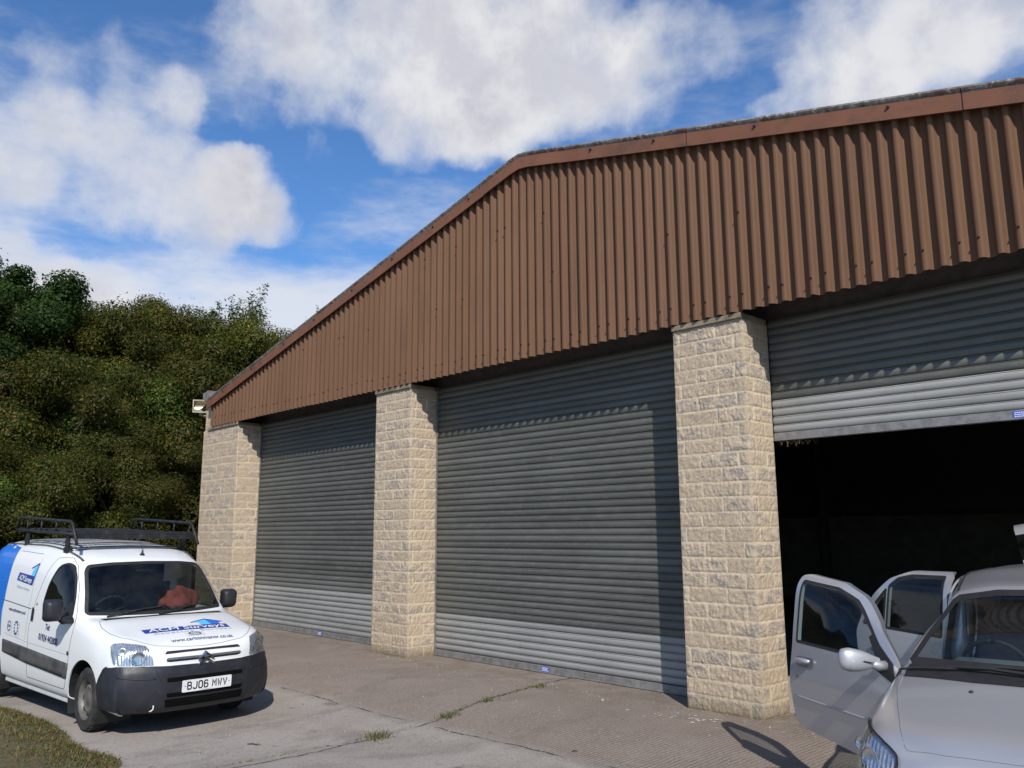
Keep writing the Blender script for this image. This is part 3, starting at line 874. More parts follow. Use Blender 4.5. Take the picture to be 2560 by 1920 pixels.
for k in range(4):
    q = (k + 1) % 4
    fs += [(k, q, 4 + q, 4 + k), (4 + k, 4 + q, 8 + q, 8 + k), (k, 12 + k, 12 + q, q), (12 + k, 16 + k, 16 + q, 12 + q)]
fs.append((16, 17, 18, 19)); mb.add([Mx @ Vector(v_) for v_ in vs], fs)
mb.obox(Mx @ Matrix.Translation((0, .06, -H2 - .03)), .05, .06, .07)
mb.tube([Mx @ Vector((0, .07, -H2 - .06)), (fx + .12, fy + .16, fz_ - .22), (PIERS[0][0] + .02, fy + .22, fz_ - .24)], .014, 8)
fl = local(mb.build('floodlight', M_LAMPB, bld))
t = NT('lamp_reflector'); t.set(color=t.mix(t.rng(t.noise(9, 4), .35, .65), (.42, .36, .24), (.60, .54, .40)), rough=.35, metal=.75); M_REFL = t.mat
vs, fs = [], []
for i in range(9):
    a_ = -1 + i / 4; z = a_ * (H2 - .022); y = -.034 + .075 * (1 - a_ * a_)
    vs += [Mx @ Vector((-W2 + .022, y, z)), Mx @ Vector((W2 - .022, y, z))]
for i in range(8): fs.append((2 * i, 2 * i + 1, 2 * i + 3, 2 * i + 2))
MB().add(vs, fs).build('reflector', M_REFL, fl, smooth=True)

# --- roller shutters
t = NT('shutter_steel'); a = t.attr(); sp = t.new('ShaderNodeSeparateColor'); t.l(a, sp.inputs[0])
n1 = t.noise(.9, 5, .6, vec=t.mapping((1, 1, 3))); n2 = t.noise(14, 5, .7, vec=t.mapping((.35, 1, 1))); n3 = t.noise(180, 2)
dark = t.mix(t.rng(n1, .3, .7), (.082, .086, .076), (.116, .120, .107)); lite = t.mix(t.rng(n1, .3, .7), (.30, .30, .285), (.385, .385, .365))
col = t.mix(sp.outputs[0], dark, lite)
col = t.mix(t.math('MULTIPLY', t.rng(n2, .5, .75), .45), col, (.22, .195, .155))
col = t.mix(t.math('MULTIPLY', sp.outputs[1], t.rng(n2, .25, .6, .3, .8)), col, (.045, .038, .028))
col = t.mix(t.math('MULTIPLY', t.rng(n3, .62, .75), .3), col, (.42, .42, .42))
t.set(color=col, rough=t.rng(n2, .3, .7, .5, .7), metal=.22, spec=.5); M_SLAT = t.mat
M_RAIL = simple('rail_steel', (.26, .25, .24), .55, .4, var=.25, scale=10, dirt=((.12, .09, .06), 12, .5, .7, .6))
M_STICK = simple('blue_sticker', lin((70, 95, 190)), .5, var=.1); M_WHITE = simple('white_print', (.75, .76, .8), .5, var=.05)
SP = .0855
def shutter(x0, x1, zbot, ztop, lite, stick, lab, seed):
    ns = int((ztop - zbot) / SP); rg = random.Random(seed); nxc = 10
    xs_ = np.linspace(x0, x1, nxc + 1); prof = []
    for s in range(ns):
        dz = rg.uniform(-.0022, .0022); dy = rg.uniform(-.0015, .0015); til = rg.uniform(-.002, .002)
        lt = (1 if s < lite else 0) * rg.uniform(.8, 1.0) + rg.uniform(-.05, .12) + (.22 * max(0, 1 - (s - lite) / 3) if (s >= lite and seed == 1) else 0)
        z = zbot + s * SP + dz
        for (f, yo, gr) in ((.0, .009, .9), (.04, .010, .8), (.07, .003, .4), (.15, -.002, .0), (.30, -.0075, 0), (.50, -.0095, 0), (.68, -.0078, 0), (.82, -.003, .0), (.885, .004, .7), (.905, -.0005, .0), (.965, -.0005, .0)):
            prof.append((z + f * SP, yo + dy + til * f, max(0, min(1, lt)), gr))
    V = []; C = []
    for (z, y, l, g) in prof:
        for x in xs_:
            sag = .004 * math.sin(PI * (x - x0) / (x1 - x0)) * vnoise(np.array(z * 1.7), np.array(seed + .5))
            V.append((x, D + .045 + y + float(sag), z)); C.append((l, g, 0))
    n = nxc + 1; I = np.arange(len(prof) * n).reshape(len(prof), n)
    F = np.stack([I[:-1, :-1], I[:-1, 1:], I[1:, 1:], I[1:, :-1]], -1).reshape(-1, 4)
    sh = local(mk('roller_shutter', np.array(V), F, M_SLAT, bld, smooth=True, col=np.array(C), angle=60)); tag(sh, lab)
    MB().box(x0 + .004, x1 - .004, D + .026, D + .075, zbot - .085, zbot - .002, 0, .004).box(x0 + .004, x1 - .004, D + .002, D + .0255, zbot - .083, zbot - .072).build('bottom_rail', M_RAIL, sh)
    for (xa, xb) in ((x0 - .002, x0 + .022), (x1 - .022, x1 + .002)):
        if seed == 3: continue
        MB().box(xa, xb, D + .0235, D + .029, 0, ztop).box(xa, xa + .006 if xa < x0 else xb, D + .0295, D + .09, 0, ztop).build('guide_rail', M_RAIL if seed < 3 else M_STEEL, sh)
    if stick is not None:
        st = MB().box(stick - .065, stick + .065, D + .0215, D + .0255, zbot - .071, zbot - .012).build('sticker', M_STICK, sh)
        q = MB()
        for r_ in range(3):
            L = (.11, .08, .1)[r_]; xx = stick - .055
            while xx < stick - .055 + L:
                w = random.uniform(.006, .016); q.box(xx, xx + w, D + .0195, D + .0212, zbot - .030 - r_ * .016, zbot - .022 - r_ * .016); xx += w + .004
        q.build('sticker_print', M_WHITE, st)
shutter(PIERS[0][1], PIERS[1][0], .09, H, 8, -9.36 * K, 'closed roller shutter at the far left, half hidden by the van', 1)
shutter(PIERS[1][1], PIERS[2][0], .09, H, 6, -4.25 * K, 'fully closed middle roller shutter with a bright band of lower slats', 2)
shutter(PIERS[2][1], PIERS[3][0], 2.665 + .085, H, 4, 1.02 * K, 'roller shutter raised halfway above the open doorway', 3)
# straw nest hanging at the corner of the raised shutter
mb = MB(); rg = random.Random(9)
for _ in range(24):
    x = PIERS[2][1] + .08 + rg.random() * .34; z = 2.665 - .01; a_ = rg.uniform(0, 6.3); L = rg.uniform(.02, .08)
    mb.tube([(x, D + .03, z), (x + L * .6 * math.cos(a_), D + .03 + L * .4 * math.sin(a_), z - rg.uniform(.0, .05)), (x + L * math.cos(a_), D + .03 + L * .5 * math.sin(a_), z - rg.uniform(-.01, .06))], .0018, 4)
nest = mb.build('straw_wisps', simple('straw', (.16, .12, .06), .9)); tag(nest, 'wisps of dry straw hanging from the left end of the raised shutter', 'straw')
# ------------------------------------------------------------------ vehicle materials
def paint(name, color, rough=.3, coat=.6, metal=0.0, flake=0.0, dirt=.12, dz=(.45, .25)):
    t = NT(name); n1 = t.noise(2.2, 5, .6); n2 = t.noise(16, 6, .7)
    c = t.mix(t.rng(n1, .3, .7), tuple(x * .97 for x in color), color)
    if flake:
        n4 = t.noise(900, 1, .5); c = t.mix(t.rng(n4, .35, .65, 0, flake), c, tuple(min(1, x * 1.35) for x in color))
    z = t.sep(t.coord())[2]
    low = t.rng(t.math('ADD', z, t.math('MULTIPLY', t.math('SUBTRACT', n2, .5), .25)), dz[0], dz[1])
    c = t.mix(t.math('MULTIPLY', low, t.rng(n2, .3, .65, dirt, dirt * 3.5)), c, (.25, .225, .19))
    c = t.mix(t.math('MULTIPLY', t.rng(n2, .5, .75), dirt * .6), c, (.40, .37, .33))
    t.set(color=c, rough=t.math('ADD', t.math('MULTIPLY', low, .25), rough), metal=metal, coat=coat, spec=.5); t.b.inputs['Coat Roughness'].default_value = .08
    return t.mat
M_VWHITE = paint('white_paint', (.76, .765, .76), .35, .5)
M_PLASTIC = simple('grey_plastic', (.014, .0155, .021), .5, var=.2, scale=5, bump=.15, bscale=400, dirt=((.08, .078, .075), 7, .5, .8, .25))
M_MOULD = simple('grey_moulding', (.040, .041, .044), .6, var=.15, scale=4, dirt=((.17, .155, .135), 5, .4, .7, .6))
M_RUBBER = simple('black_rubber', (.014, .014, .015), .7, var=.2)
M_SEAM = simple('panel_gap', (.02, .02, .02), .9, var=.1)
M_BLACKI = simple('cabin_trim', (.022, .023, .026), .8, var=.2)
M_SEAT = simple('seat_cloth', (.035, .037, .042), .95, var=.3, scale=25)
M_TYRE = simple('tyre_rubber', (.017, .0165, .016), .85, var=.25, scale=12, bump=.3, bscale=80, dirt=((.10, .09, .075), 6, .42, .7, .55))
M_RIM = simple('steel_wheel', (.17, .16, .145), .6, .3, var=.3, scale=14, dirt=((.09, .07, .05), 9, .4, .7, .8))  # arch shade put into the colour: tyre and rim toned darker and dirtier
M_VOID = simple('slot_black', (.003, .003, .003), .9, spec=.1)
M_CHROME = simple('chrome', (.62, .62, .63), .18, 1.0, var=.05)
M_SILVERP = simple('satin_silver', (.45, .45, .46), .3, .9, var=.1)
def glass(name, tint, rough=.02, dust=.04):
    """thin automotive glass: tinted see-through plus mirror reflection"""
    t = NT(name); t.n.remove(t.b)
    tr = t.new('ShaderNodeBsdfTransparent'); tr.inputs['Color'].default_value = tint + (1,)
    gl = t.new('ShaderNodeBsdfGlossy'); gl.inputs['Roughness'].default_value = rough; gl.inputs['Color'].default_value = (.95, .97, 1, 1)
    df = t.new('ShaderNodeBsdfDiffuse'); df.inputs['Color'].default_value = (.35, .34, .31, 1)
    lw = t.new('ShaderNodeFresnel'); lw.inputs['IOR'].default_value = 1.5
    m1 = t.new('ShaderNodeMixShader'); m2 = t.new('ShaderNodeMixShader')
    t.l(t.math('MULTIPLY', t.rng(t.noise(3, 5, .7), .35, .75), dust), m2.inputs[0]); t.l(tr.outputs[0], m2.inputs[1]); t.l(df.outputs[0], m2.inputs[2])
    geo = t.new('ShaderNodeNewGeometry')
    fac = t.math('MULTIPLY', lw.outputs[0], t.math('SUBTRACT', 1.0, t.math('MULTIPLY', geo.outputs['Backfacing'], .6)))
    t.l(t.math('MULTIPLY', fac, .85), m1.inputs[0]); t.l(m2.outputs[0], m1.inputs[1]); t.l(gl.outputs[0], m1.inputs[2]); t.l(m1.outputs[0], t.out.inputs['Surface'])
    return t.mat
M_GLASS = glass('window_glass', (.62, .70, .68))
M_GLASSD = glass('tinted_glass', (.20, .23, .24))
M_LENS = glass('lamp_lens', (.92, .94, .95), .02, .03)
t = NT('lamp_mirror'); wv_ = t.new('ShaderNodeTexWave'); wv_.bands_direction = 'Y'; wv_.inputs['Scale'].default_value = 14; wv_.inputs['Distortion'].default_value = 1.5; t.l(t.coord(), wv_.inputs['Vector']); n1 = t.math('ADD', wv_.outputs['Fac'], t.math('MULTIPLY', t.voro(14), .8)); n2 = t.noise(30, 3)
t.set(color=t.mix(t.rng(n2, .3, .7), (.62, .62, .62), (.88, .87, .86)), rough=.22, metal=.85); t.bump(n1, .5, .012); M_REFL2 = t.mat
M_AMBER = simple('amber_lens', (.75, .33, .12), .2, var=.1)
M_NAVY = simple('navy_vinyl', lin((38, 62, 140)), .4, var=.06); M_CYAN = simple('cyan_vinyl', lin((90, 190, 240)), .4, var=.05)
M_BLUE = simple('blue_vinyl', lin((25, 110, 205)), .35, var=.06, coat=.4); M_LWHITE = simple('white_lettering', (.74, .75, .77), .4, var=.03)
M_LNAVY = simple('navy_lettering', lin((48, 62, 110)), .45, var=.05); M_LGREY = simple('grey_lettering', lin((168, 176, 186)), .45, var=.05)
M_PLATE = simple('plate_white', (.70, .71, .70), .4, var=.05, dirt=((.4, .38, .34), 9, .5, .8, .3)); M_PBLACK = simple('plate_black', (.012, .012, .013), .5)
M_BADGE = simple('sticker_paper', (.60, .615, .62), .5, var=.04)
M_RED = simple('red_cloth', (.24, .05, .045), .9, var=.3, scale=9)

def wheel(parent, x, y, z, rad, wid, rimr, side, steer=0.0, mats=None, holes=8, hub=None):
    """side=-1: outer face towards -y"""
    w = empty('wheel', (x, y, z)); w.parent = parent; w.rotation_euler = (0, 0, steer)
    s = side; hw = wid / 2
    prof = [(rimr, -hw * .8), (rimr + .012, -hw * .93), (rad * .86, -hw), (rad * .945, -hw * .94), (rad * .985, -hw * .72), (rad, -hw * .4), (rad, hw * .4), (rad * .985, hw * .72), (rad * .945, hw * .94), (rad * .86, hw), (rimr + .012, hw * .93), (rimr, hw * .8)]
    mb = MB().lathe(prof, 48, 'y')
    for k in range(60):                       # tread blocks
        a = 2 * PI * k / 60; M = Matrix.Rotation(a, 4, 'Y')
        for yy in (-hw * .55, -hw * .1, hw * .35): mb.obox(M @ Matrix.Translation((0, yy + (k % 2) * .008, rad - .002)) @ Matrix.Rotation(.3 if k % 2 else -.3, 4, 'Z'), rad * .062, hw * .36, .012)
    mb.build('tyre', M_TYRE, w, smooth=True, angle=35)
    o = s * hw
    rp = [(rimr + .006, o * .88), (rimr - .004, o * .80), (rimr - .02, o * .55), (rimr - .028, o * .25), (rimr * .80, o * .30), (rimr * .72, o * .50), (rimr * .60, o * .58), (rimr * .45, o * .45), (rimr * .30, o * .50), (rimr * .22, o * .62), (.001, o * .64)]
    mb = MB().lathe(rp, 40, 'y')
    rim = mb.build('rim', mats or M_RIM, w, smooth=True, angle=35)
    mb = MB()
    for k in range(holes):
        a = 2 * PI * k / holes; mb.obox(Matrix.Rotation(a, 4, 'Y') @ Matrix.Translation((0, o * .40, rimr * .80)), rimr * .26, abs(o) * .12 + .012, rimr * .13, 0, .006)
    mb.build('rim_opening', M_SEAM, rim)
    if hub: MB().lathe([(rimr * .3, o * .60), (rimr * .28, o * .74), (rimr * .2, o * .78), (.001, o * .79)], 24, 'y').build('hub_cap', hub, rim, smooth=True)
    return w

def seat(parent, x, y, z, mat, hr=True, s=1.0, lean=.22):
    b = empty('seat', (x, y, z)); b.parent = parent
    MB().box(-.25, .27, -.24, .24, 0, .16, 0, .05).build('cushion', mat, b, smooth=True)
    mb = MB(); M = Matrix.Translation((-.24, 0, .12)) @ Matrix.Rotation(-lean, 4, 'Y')
    mb.obox(M @ Matrix.Translation((0, 0, .28)), .13, .46, .58, 0, .055); mb.build('backrest', mat, b, smooth=True)
    if hr:
        mb = MB(); mb.obox(M @ Matrix.Translation((.0, 0, .68)), .09, .26, .17, 0, .04)
        for q in (-.06, .06): mb.tube([M @ Vector((0, q, .5)), M @ Vector((0, q, .64))], .007, 6)
        mb.build('headrest', mat, b, smooth=True)
    return b

def lettering(skin, fr, txt, size, cx, cy, mat, parent, name, off, ux=1, bold=0.0, shear=0.0, sx=1.0, swap=False, rot=0.0, space=1.0, mirror=1, ysc=1.0):
    """text dropped onto the skin in a view frame; swap puts the text's x along the frame's second axis"""
    vs0, fs0 = text_mesh(txt, size, 0, shear, sx, space); vs, fs = [], []
    reps = [(0, 0)] if not bold else [(-bold, 0), (bold, 0), (0, bold), (0, -bold)]
    for (du, dv) in reps:
        n_ = len(vs); vs += [(a + du, b + dv) for a, b in vs0]; fs += [tuple(i + n_ for i in f) for f in fs0]
    nper = len(vs0); out = []
    for iv, (a, b) in enumerate(vs):
        b *= ysc; lay = (iv // nper) * .00035
        a, b = a * math.cos(rot) - b * math.sin(rot), a * math.sin(rot) + b * math.cos(rot)
        p, q = (cx - b * mirror, cy + a * mirror) if swap else (cx + a * ux, cy + b)
        h = skin.drop(fr, p, q, off + lay)
        if h is None: h = skin.near(fr.u * p + fr.v * q, off + lay)
        out.append(h)
    mb = MB().add(out, fs); return mb.build(name, mat, parent, fix=False)

# ------------------------------------------------------------------ the white van
van = empty('panel_van', (-6.042, -3.70, -.141), (R(-.5), R(.76), R(4.76)))
tag(van, 'white panel van with surveyor lettering and dark roof rack parked before the far shutter', 'van')
def mir(y): return y
# control net: stations from the tail to under the nose; each runs from the sill up to the centre line
LOW = [(.74, .23), (.835, .28), (.858, .48), (.866, .80), (.856, 1.04)]
def stn(X, up, dy=0.0, low=LOW, dz=0.0):
    return [(X, y - dy, z) for y, z in low] + [(X, y - dy, z + dz) for y, z in up]
ROOF = [(.822, 1.38), (.765, 1.62), (.690, 1.735), (.40, 1.800), (0, 1.815)]
P = [
    [(-3.36, y * .93, z) for y, z in LOW] + [(-3.33, .76, 1.36), (-3.30, .70, 1.58), (-3.27, .62, 1.68), (-3.25, .36, 1.73), (-3.25, 0, 1.74)],
    [(-3.30, y - .012, z) for y, z in LOW] + [(-3.27, .805, 1.37), (-3.24, .745, 1.60), (-3.21, .665, 1.705), (-3.19, .38, 1.765), (-3.18, 0, 1.78)],
    stn(-2.95, ROOF), stn(-2.0, ROOF),
    stn(-1.30, [(.818, 1.36), (.758, 1.58), (.672, 1.70), (.39, 1.755), (0, 1.77)]),
    stn(-1.0, [(.813, 1.34), (.742, 1.545), (.650, 1.650), (.38, 1.700), (0, 1.712)]),
    [(-.80, y, z) for y, z in LOW[:4]] + [(-.80, .853, 1.035), (-.80, .808, 1.30), (-.80, .725, 1.49), (-.77, .625, 1.575), (-.72, .38, 1.605), (-.70, 0, 1.615)],
    [(-.55, y, z) for y, z in LOW[:4]] + [(-.55, .852, 1.015), (-.55, .812, 1.16), (-.535, .752, 1.265), (-.505, .672, 1.315), (-.45, .38, 1.325), (-.43, 0, 1.33)],
    [(-.30, .74, .23), (-.30, .835, .28), (-.30, .858, .48), (-.30, .864, .76), (-.30, .850, .925), (-.295, .820, 1.005), (-.285, .780, 1.035), (-.265, .715, 1.045), (-.18, .38, 1.042), (-.15, 0, 1.045)],
    [(-.14, .74, .23), (-.14, .835, .28), (-.14, .858, .47), (-.14, .862, .74), (-.14, .846, .905), (-.135, .815, .975), (-.125, .775, 1.005), (-.10, .700, 1.022), (-.04, .38, 1.030), (-.02, 0, 1.034)],
    [(.17, .74, .23), (.17, .835, .28), (.17, .857, .46), (.17, .857, .70), (.17, .836, .850), (.17, .805, .915), (.18, .760, .942), (.19, .670, .962), (.22, .38, .975), (.23, 0, .978)],
    [(.40, .74, .23), (.40, .832, .28), (.40, .848, .45), (.40, .838, .66), (.41, .815, .79), (.43, .788, .850), (.455, .735, .885), (.50, .640, .895), (.56, .38, .882), (.58, 0, .882)],
    [(.50, .735, .23), (.50, .825, .28), (.50, .838, .44), (.51, .822, .64), (.52, .798, .745), (.545, .772, .792), (.58, .715, .822), (.635, .620, .835), (.695, .38, .812), (.715, 0, .808)],
    [(.56, .73, .23), (.56, .815, .28), (.56, .828, .43), (.565, .808, .61), (.575, .785, .69), (.60, .758, .725), (.635, .700, .745), (.69, .610, .752), (.755, .38, .742), (.775, 0, .738)],
    [(.585, .725, .23), (.585, .81, .28), (.585, .822, .42), (.59, .802, .58), (.60, .780, .635), (.625, .752, .655), (.66, .694, .665), (.712, .605, .667), (.775, .38, .655), (.795, 0, .652)],
    [(.60, .72, .23), (.605, .80, .28), (.61, .815, .40), (.62, .798, .53), (.64, .775, .575), (.665, .745, .592), (.695, .690, .600), (.742, .600, .600), (.80, .38, .588), (.82, 0, .585)],
    [(.61, .71, .23), (.62, .78, .27), (.635, .79, .36), (.645, .78, .42), (.665, .760, .435), (.690, .730, .44), (.715, .675, .44), (.758, .585, .44), (.815, .38, .43), (.835, 0, .43)],
    [(.60, .70, .225), (.61, .755, .25), (.622, .765, .29), (.635, .758, .30), (.655, .742, .30), (.678, .715, .30), (.705, .660, .30), (.745, .575, .295), (.805, .38, .29), (.825, 0, .29)],
    [(.57, .69, .215), (.575, .73, .225), (.58, .738, .23), (.59, .732, .232), (.61, .715, .232), (.63, .69, .232), (.66, .64, .232), (.70, .56, .23), (.755, .37, .225), (.775, 0, .225)],
]
body = grid_bm(net(P, .034))
for f in body.faces:
    pass
bmesh.ops.recalc_face_normals(body, faces=body.faces)
if sum(f.normal.z for f in body.faces if f.calc_center_median().z > 1.7) < 0: bmesh.ops.reverse_faces(body, faces=body.faces)
body.normal_update()
skin = Skin(body)
right = lambda c: c.y < 0
left = lambda c: c.y > 0
ANY = lambda c: True
# openings
ws_poly = [(-.725, 1.075), (-.40, 1.062), (0, 1.058), (.40, 1.062), (.725, 1.075), (.745, 1.095), (.655, 1.50), (.615, 1.553), (.40, 1.575), (0, 1.584), (-.40, 1.575), (-.615, 1.553), (-.655, 1.50), (-.745, 1.095)]
ws_poly = rounded(ws_poly, .05, 4)
ws = cut(body, F_FRONT, ws_poly, lambda c: -.95 < c.x < -.05 and c.z > 1.03, .15)
wsb = split_off(body, ws)
sw_poly = rounded([(-.44, 1.035), (-1.08, 1.045), (-1.235, 1.13), (-1.20, 1.33), (-1.10, 1.545), (-.97, 1.575), (-.84, 1.545), (-.70, 1.43), (-.54, 1.22)], .05, 3)
SWB = {}
for nm, fr, sd in (('r', F_RIGHT, right), ('l', F_LEFT, left)):
    SWB[nm] = split_off(body, cut(body, fr, sw_poly, lambda c, s=sd: s(c) and c.z > .98, .3))
arch = [(.0 + .365 * math.cos(a), .30 + .375 * math.sin(a)) for a in np.linspace(-.45, PI + .45, 26)]
arch2 = [(x - 2.69, z - .02) for x, z in arch]
for fr, sd in ((F_RIGHT, right), (F_LEFT, left)):
    for ar_ in (arch, arch2):
        bmesh.ops.delete(body, geom=cut(body, fr, ar_, lambda c, s=sd: s(c) and c.z < .8, .2), context='FACES')
door_poly = rounded([(-.345, .98), (-.385, .62), (-.44, .34), (-1.50, .34), (-1.545, .86), (-1.46, 1.13), (-1.34, 1.47), (-1.235, 1.625), (-.985, 1.635), (-.80, 1.545), (-.60, 1.345), (-.42, 1.10)], .04, 3)
DRB = {}
for nm, fr, sd in (('r', F_RIGHT, right), ('l', F_LEFT, left)):
    DRB[nm] = split_off(body, cut(body, fr, door_poly, lambda c, s=sd: s(c) and c.z > .25, .1))
hood_poly = rounded([(-.115, -.700), (.05, -.742), (.28, -.735), (.42, -.700), (.52, -.625), (.60, -.56), (.66, -.46), (.705, -.2), (.722, 0), (.705, .2), (.66, .46), (.60, .56), (.52, .625), (.42, .700), (.28, .735), (.05, .742), (-.115, .700), (-.115, .3), (-.115, -.3)], .03, 2)
hoodb = split_off(body, cut(body, F_TOP, hood_poly, lambda c: c.z > .77, .3))
bump_poly = [(-.9, .215), (-.9, .60), (-.845, .645), (-.79, .665), (-.60, .664), (-.38, .652), (0, .648), (.38, .652), (.60, .664), (.79, .665), (.845, .645), (.9, .60), (.9, .215), (0, .2)]
cut(body, F_FRONT, bump_poly, lambda c: c.x > .30 and c.z < .75, -.05)
side_b = [(.30, .20), (.325, .46), (.36, .545), (.415, .635), (.46, .665), (.75, .66), (.75, .20)]
for fr, sd in ((F_RIGHT, right), (F_LEFT, left)): cut(body, fr, side_b, lambda c, s=sd: s(c) and c.x > .2 and c.z < .7, .05)
bum = []
for f in body.faces:
    c = f.calc_center_median()
    if c.x < .29 or c.z > .7: continue
    if c.x > .46:
        if inpoly((c.y, c.z), bump_poly): bum.append(f)
    elif inpoly((c.x, c.z), side_b): bum.append(f)
bb = copyfaces(body, bum)

def nose_dir(c): return Vector((max(.15, min(1, (c.x - .25) * 2.6)), c.y * abs(c.y) * 1.35, 0)).normalized()
bmesh.ops.remove_doubles(bb, verts=bb.verts, dist=2.5e-3)
bmesh.ops.dissolve_degenerate(bb, edges=bb.edges, dist=1e-3)
for v in bb.verts: v.co += nose_dir(v.co) * .012
ex = bmesh.ops.extrude_edge_only(bb, edges=[e for e in bb.edges if e.is_boundary])
for v in ex['geom']:
    if isinstance(v, bmesh.types.BMVert): v.co -= nose_dir(v.co) * .03
bb.normal_update()
body_o = bm_obj('body', thicken(body, .012), M_VWHITE, van, angle=48)
bumper = bm_obj('front_bumper', bb, M_PLASTIC, van, angle=50)
bonnet = bm_obj('bonnet', thicken(hoodb, .012), M_VWHITE, van, angle=48)
doors = {}
for nm in 'rl':
    doors[nm] = bm_obj('front_door', thicken(DRB[nm], .012), M_VWHITE, van, angle=48)
# glass
wind = bm_obj('windscreen', wsb, M_GLASS, van, angle=None)
glz = {nm: bm_obj('side_window', SWB[nm], M_GLASSD, doors[nm], angle=None) for nm in 'rl'}
# rubber surrounds
fr_pts = skin.line(F_FRONT, ws_poly + [ws_poly[0]], .0, .02)
def strip(skin_, fr, poly, wid, off, far=5.0, closed=True, side=None):
    """flat border just inside an outline, lying on the skin"""
    c = Vector((sum(p[0] for p in poly) / len(poly), sum(p[1] for p in poly) / len(poly))); vs, fs = [], []
    pts = []
    for i in range(len(poly) if closed else len(poly) - 1):
        a, b = Vector(poly[i]), Vector(poly[(i + 1) % len(poly)]); k = max(1, int((b - a).length / .02))
        pts += [a + (b - a) * (t / k) for t in range(k)]
    n = len(pts)
    for i, p in enumerate(pts):
        t_ = (pts[(i + 1) % n] - pts[i - 1]).normalized(); nrm = Vector((-t_.y, t_.x))
        if nrm.dot(c - p) < 0: nrm = -nrm
        for w in (-.008, wid):
            q = p + nrm * w; h = skin_.drop(fr, q.x, q.y, off, far); vs.append(h if h is not None else skin_.near(fr.u * q.x + fr.v * q.y, off))
    for i in range(n): fs.append((2 * i, 2 * ((i + 1) % n), 2 * ((i + 1) % n) + 1, 2 * i + 1))
    return vs, fs
vs, fs = strip(skin, F_FRONT, ws_poly, .022, .003)
MB().add(vs, fs).build('screen_seal', M_RUBBER, wind, fix=False)
for nm, fr in (('r', F_RIGHT), ('l', F_LEFT)):
    vs, fs = strip(skin, fr, sw_poly, .014, .003); MB().add(vs, fs).build('window_seal', M_RUBBER, glz[nm], fix=False)
# panel gaps drawn as narrow dark recess strips
def seam(fr, pts, parent, r=.0035, name='panel_gap'):
    l = skin.line(fr, pts, -.001, .03)
    if len(l) > 1: MB().tube(l, r, 5).build(name, M_SEAM, parent, fix=False)
for nm, fr in (('r', F_RIGHT), ('l', F_LEFT)):
    seam(fr, door_poly + [door_poly[0]], doors[nm])
    seam(fr, [(-1.62, .72), (-1.62, 1.615)], body_o, .0022); seam(fr, [(-1.66, 1.655), (-2.36, 1.675)], body_o, .003)
    seam(fr, [(-1.56, 1.06), (-2.35, 1.10), (-2.55, 1.105)], body_o, .005)
    seam(fr, [(-2.30, .74), (-1.55, .70), (-.40, .68)], body_o, .002)
seam(F_TOP, [p for p in hood_poly] + [hood_poly[0]], bonnet, .003)
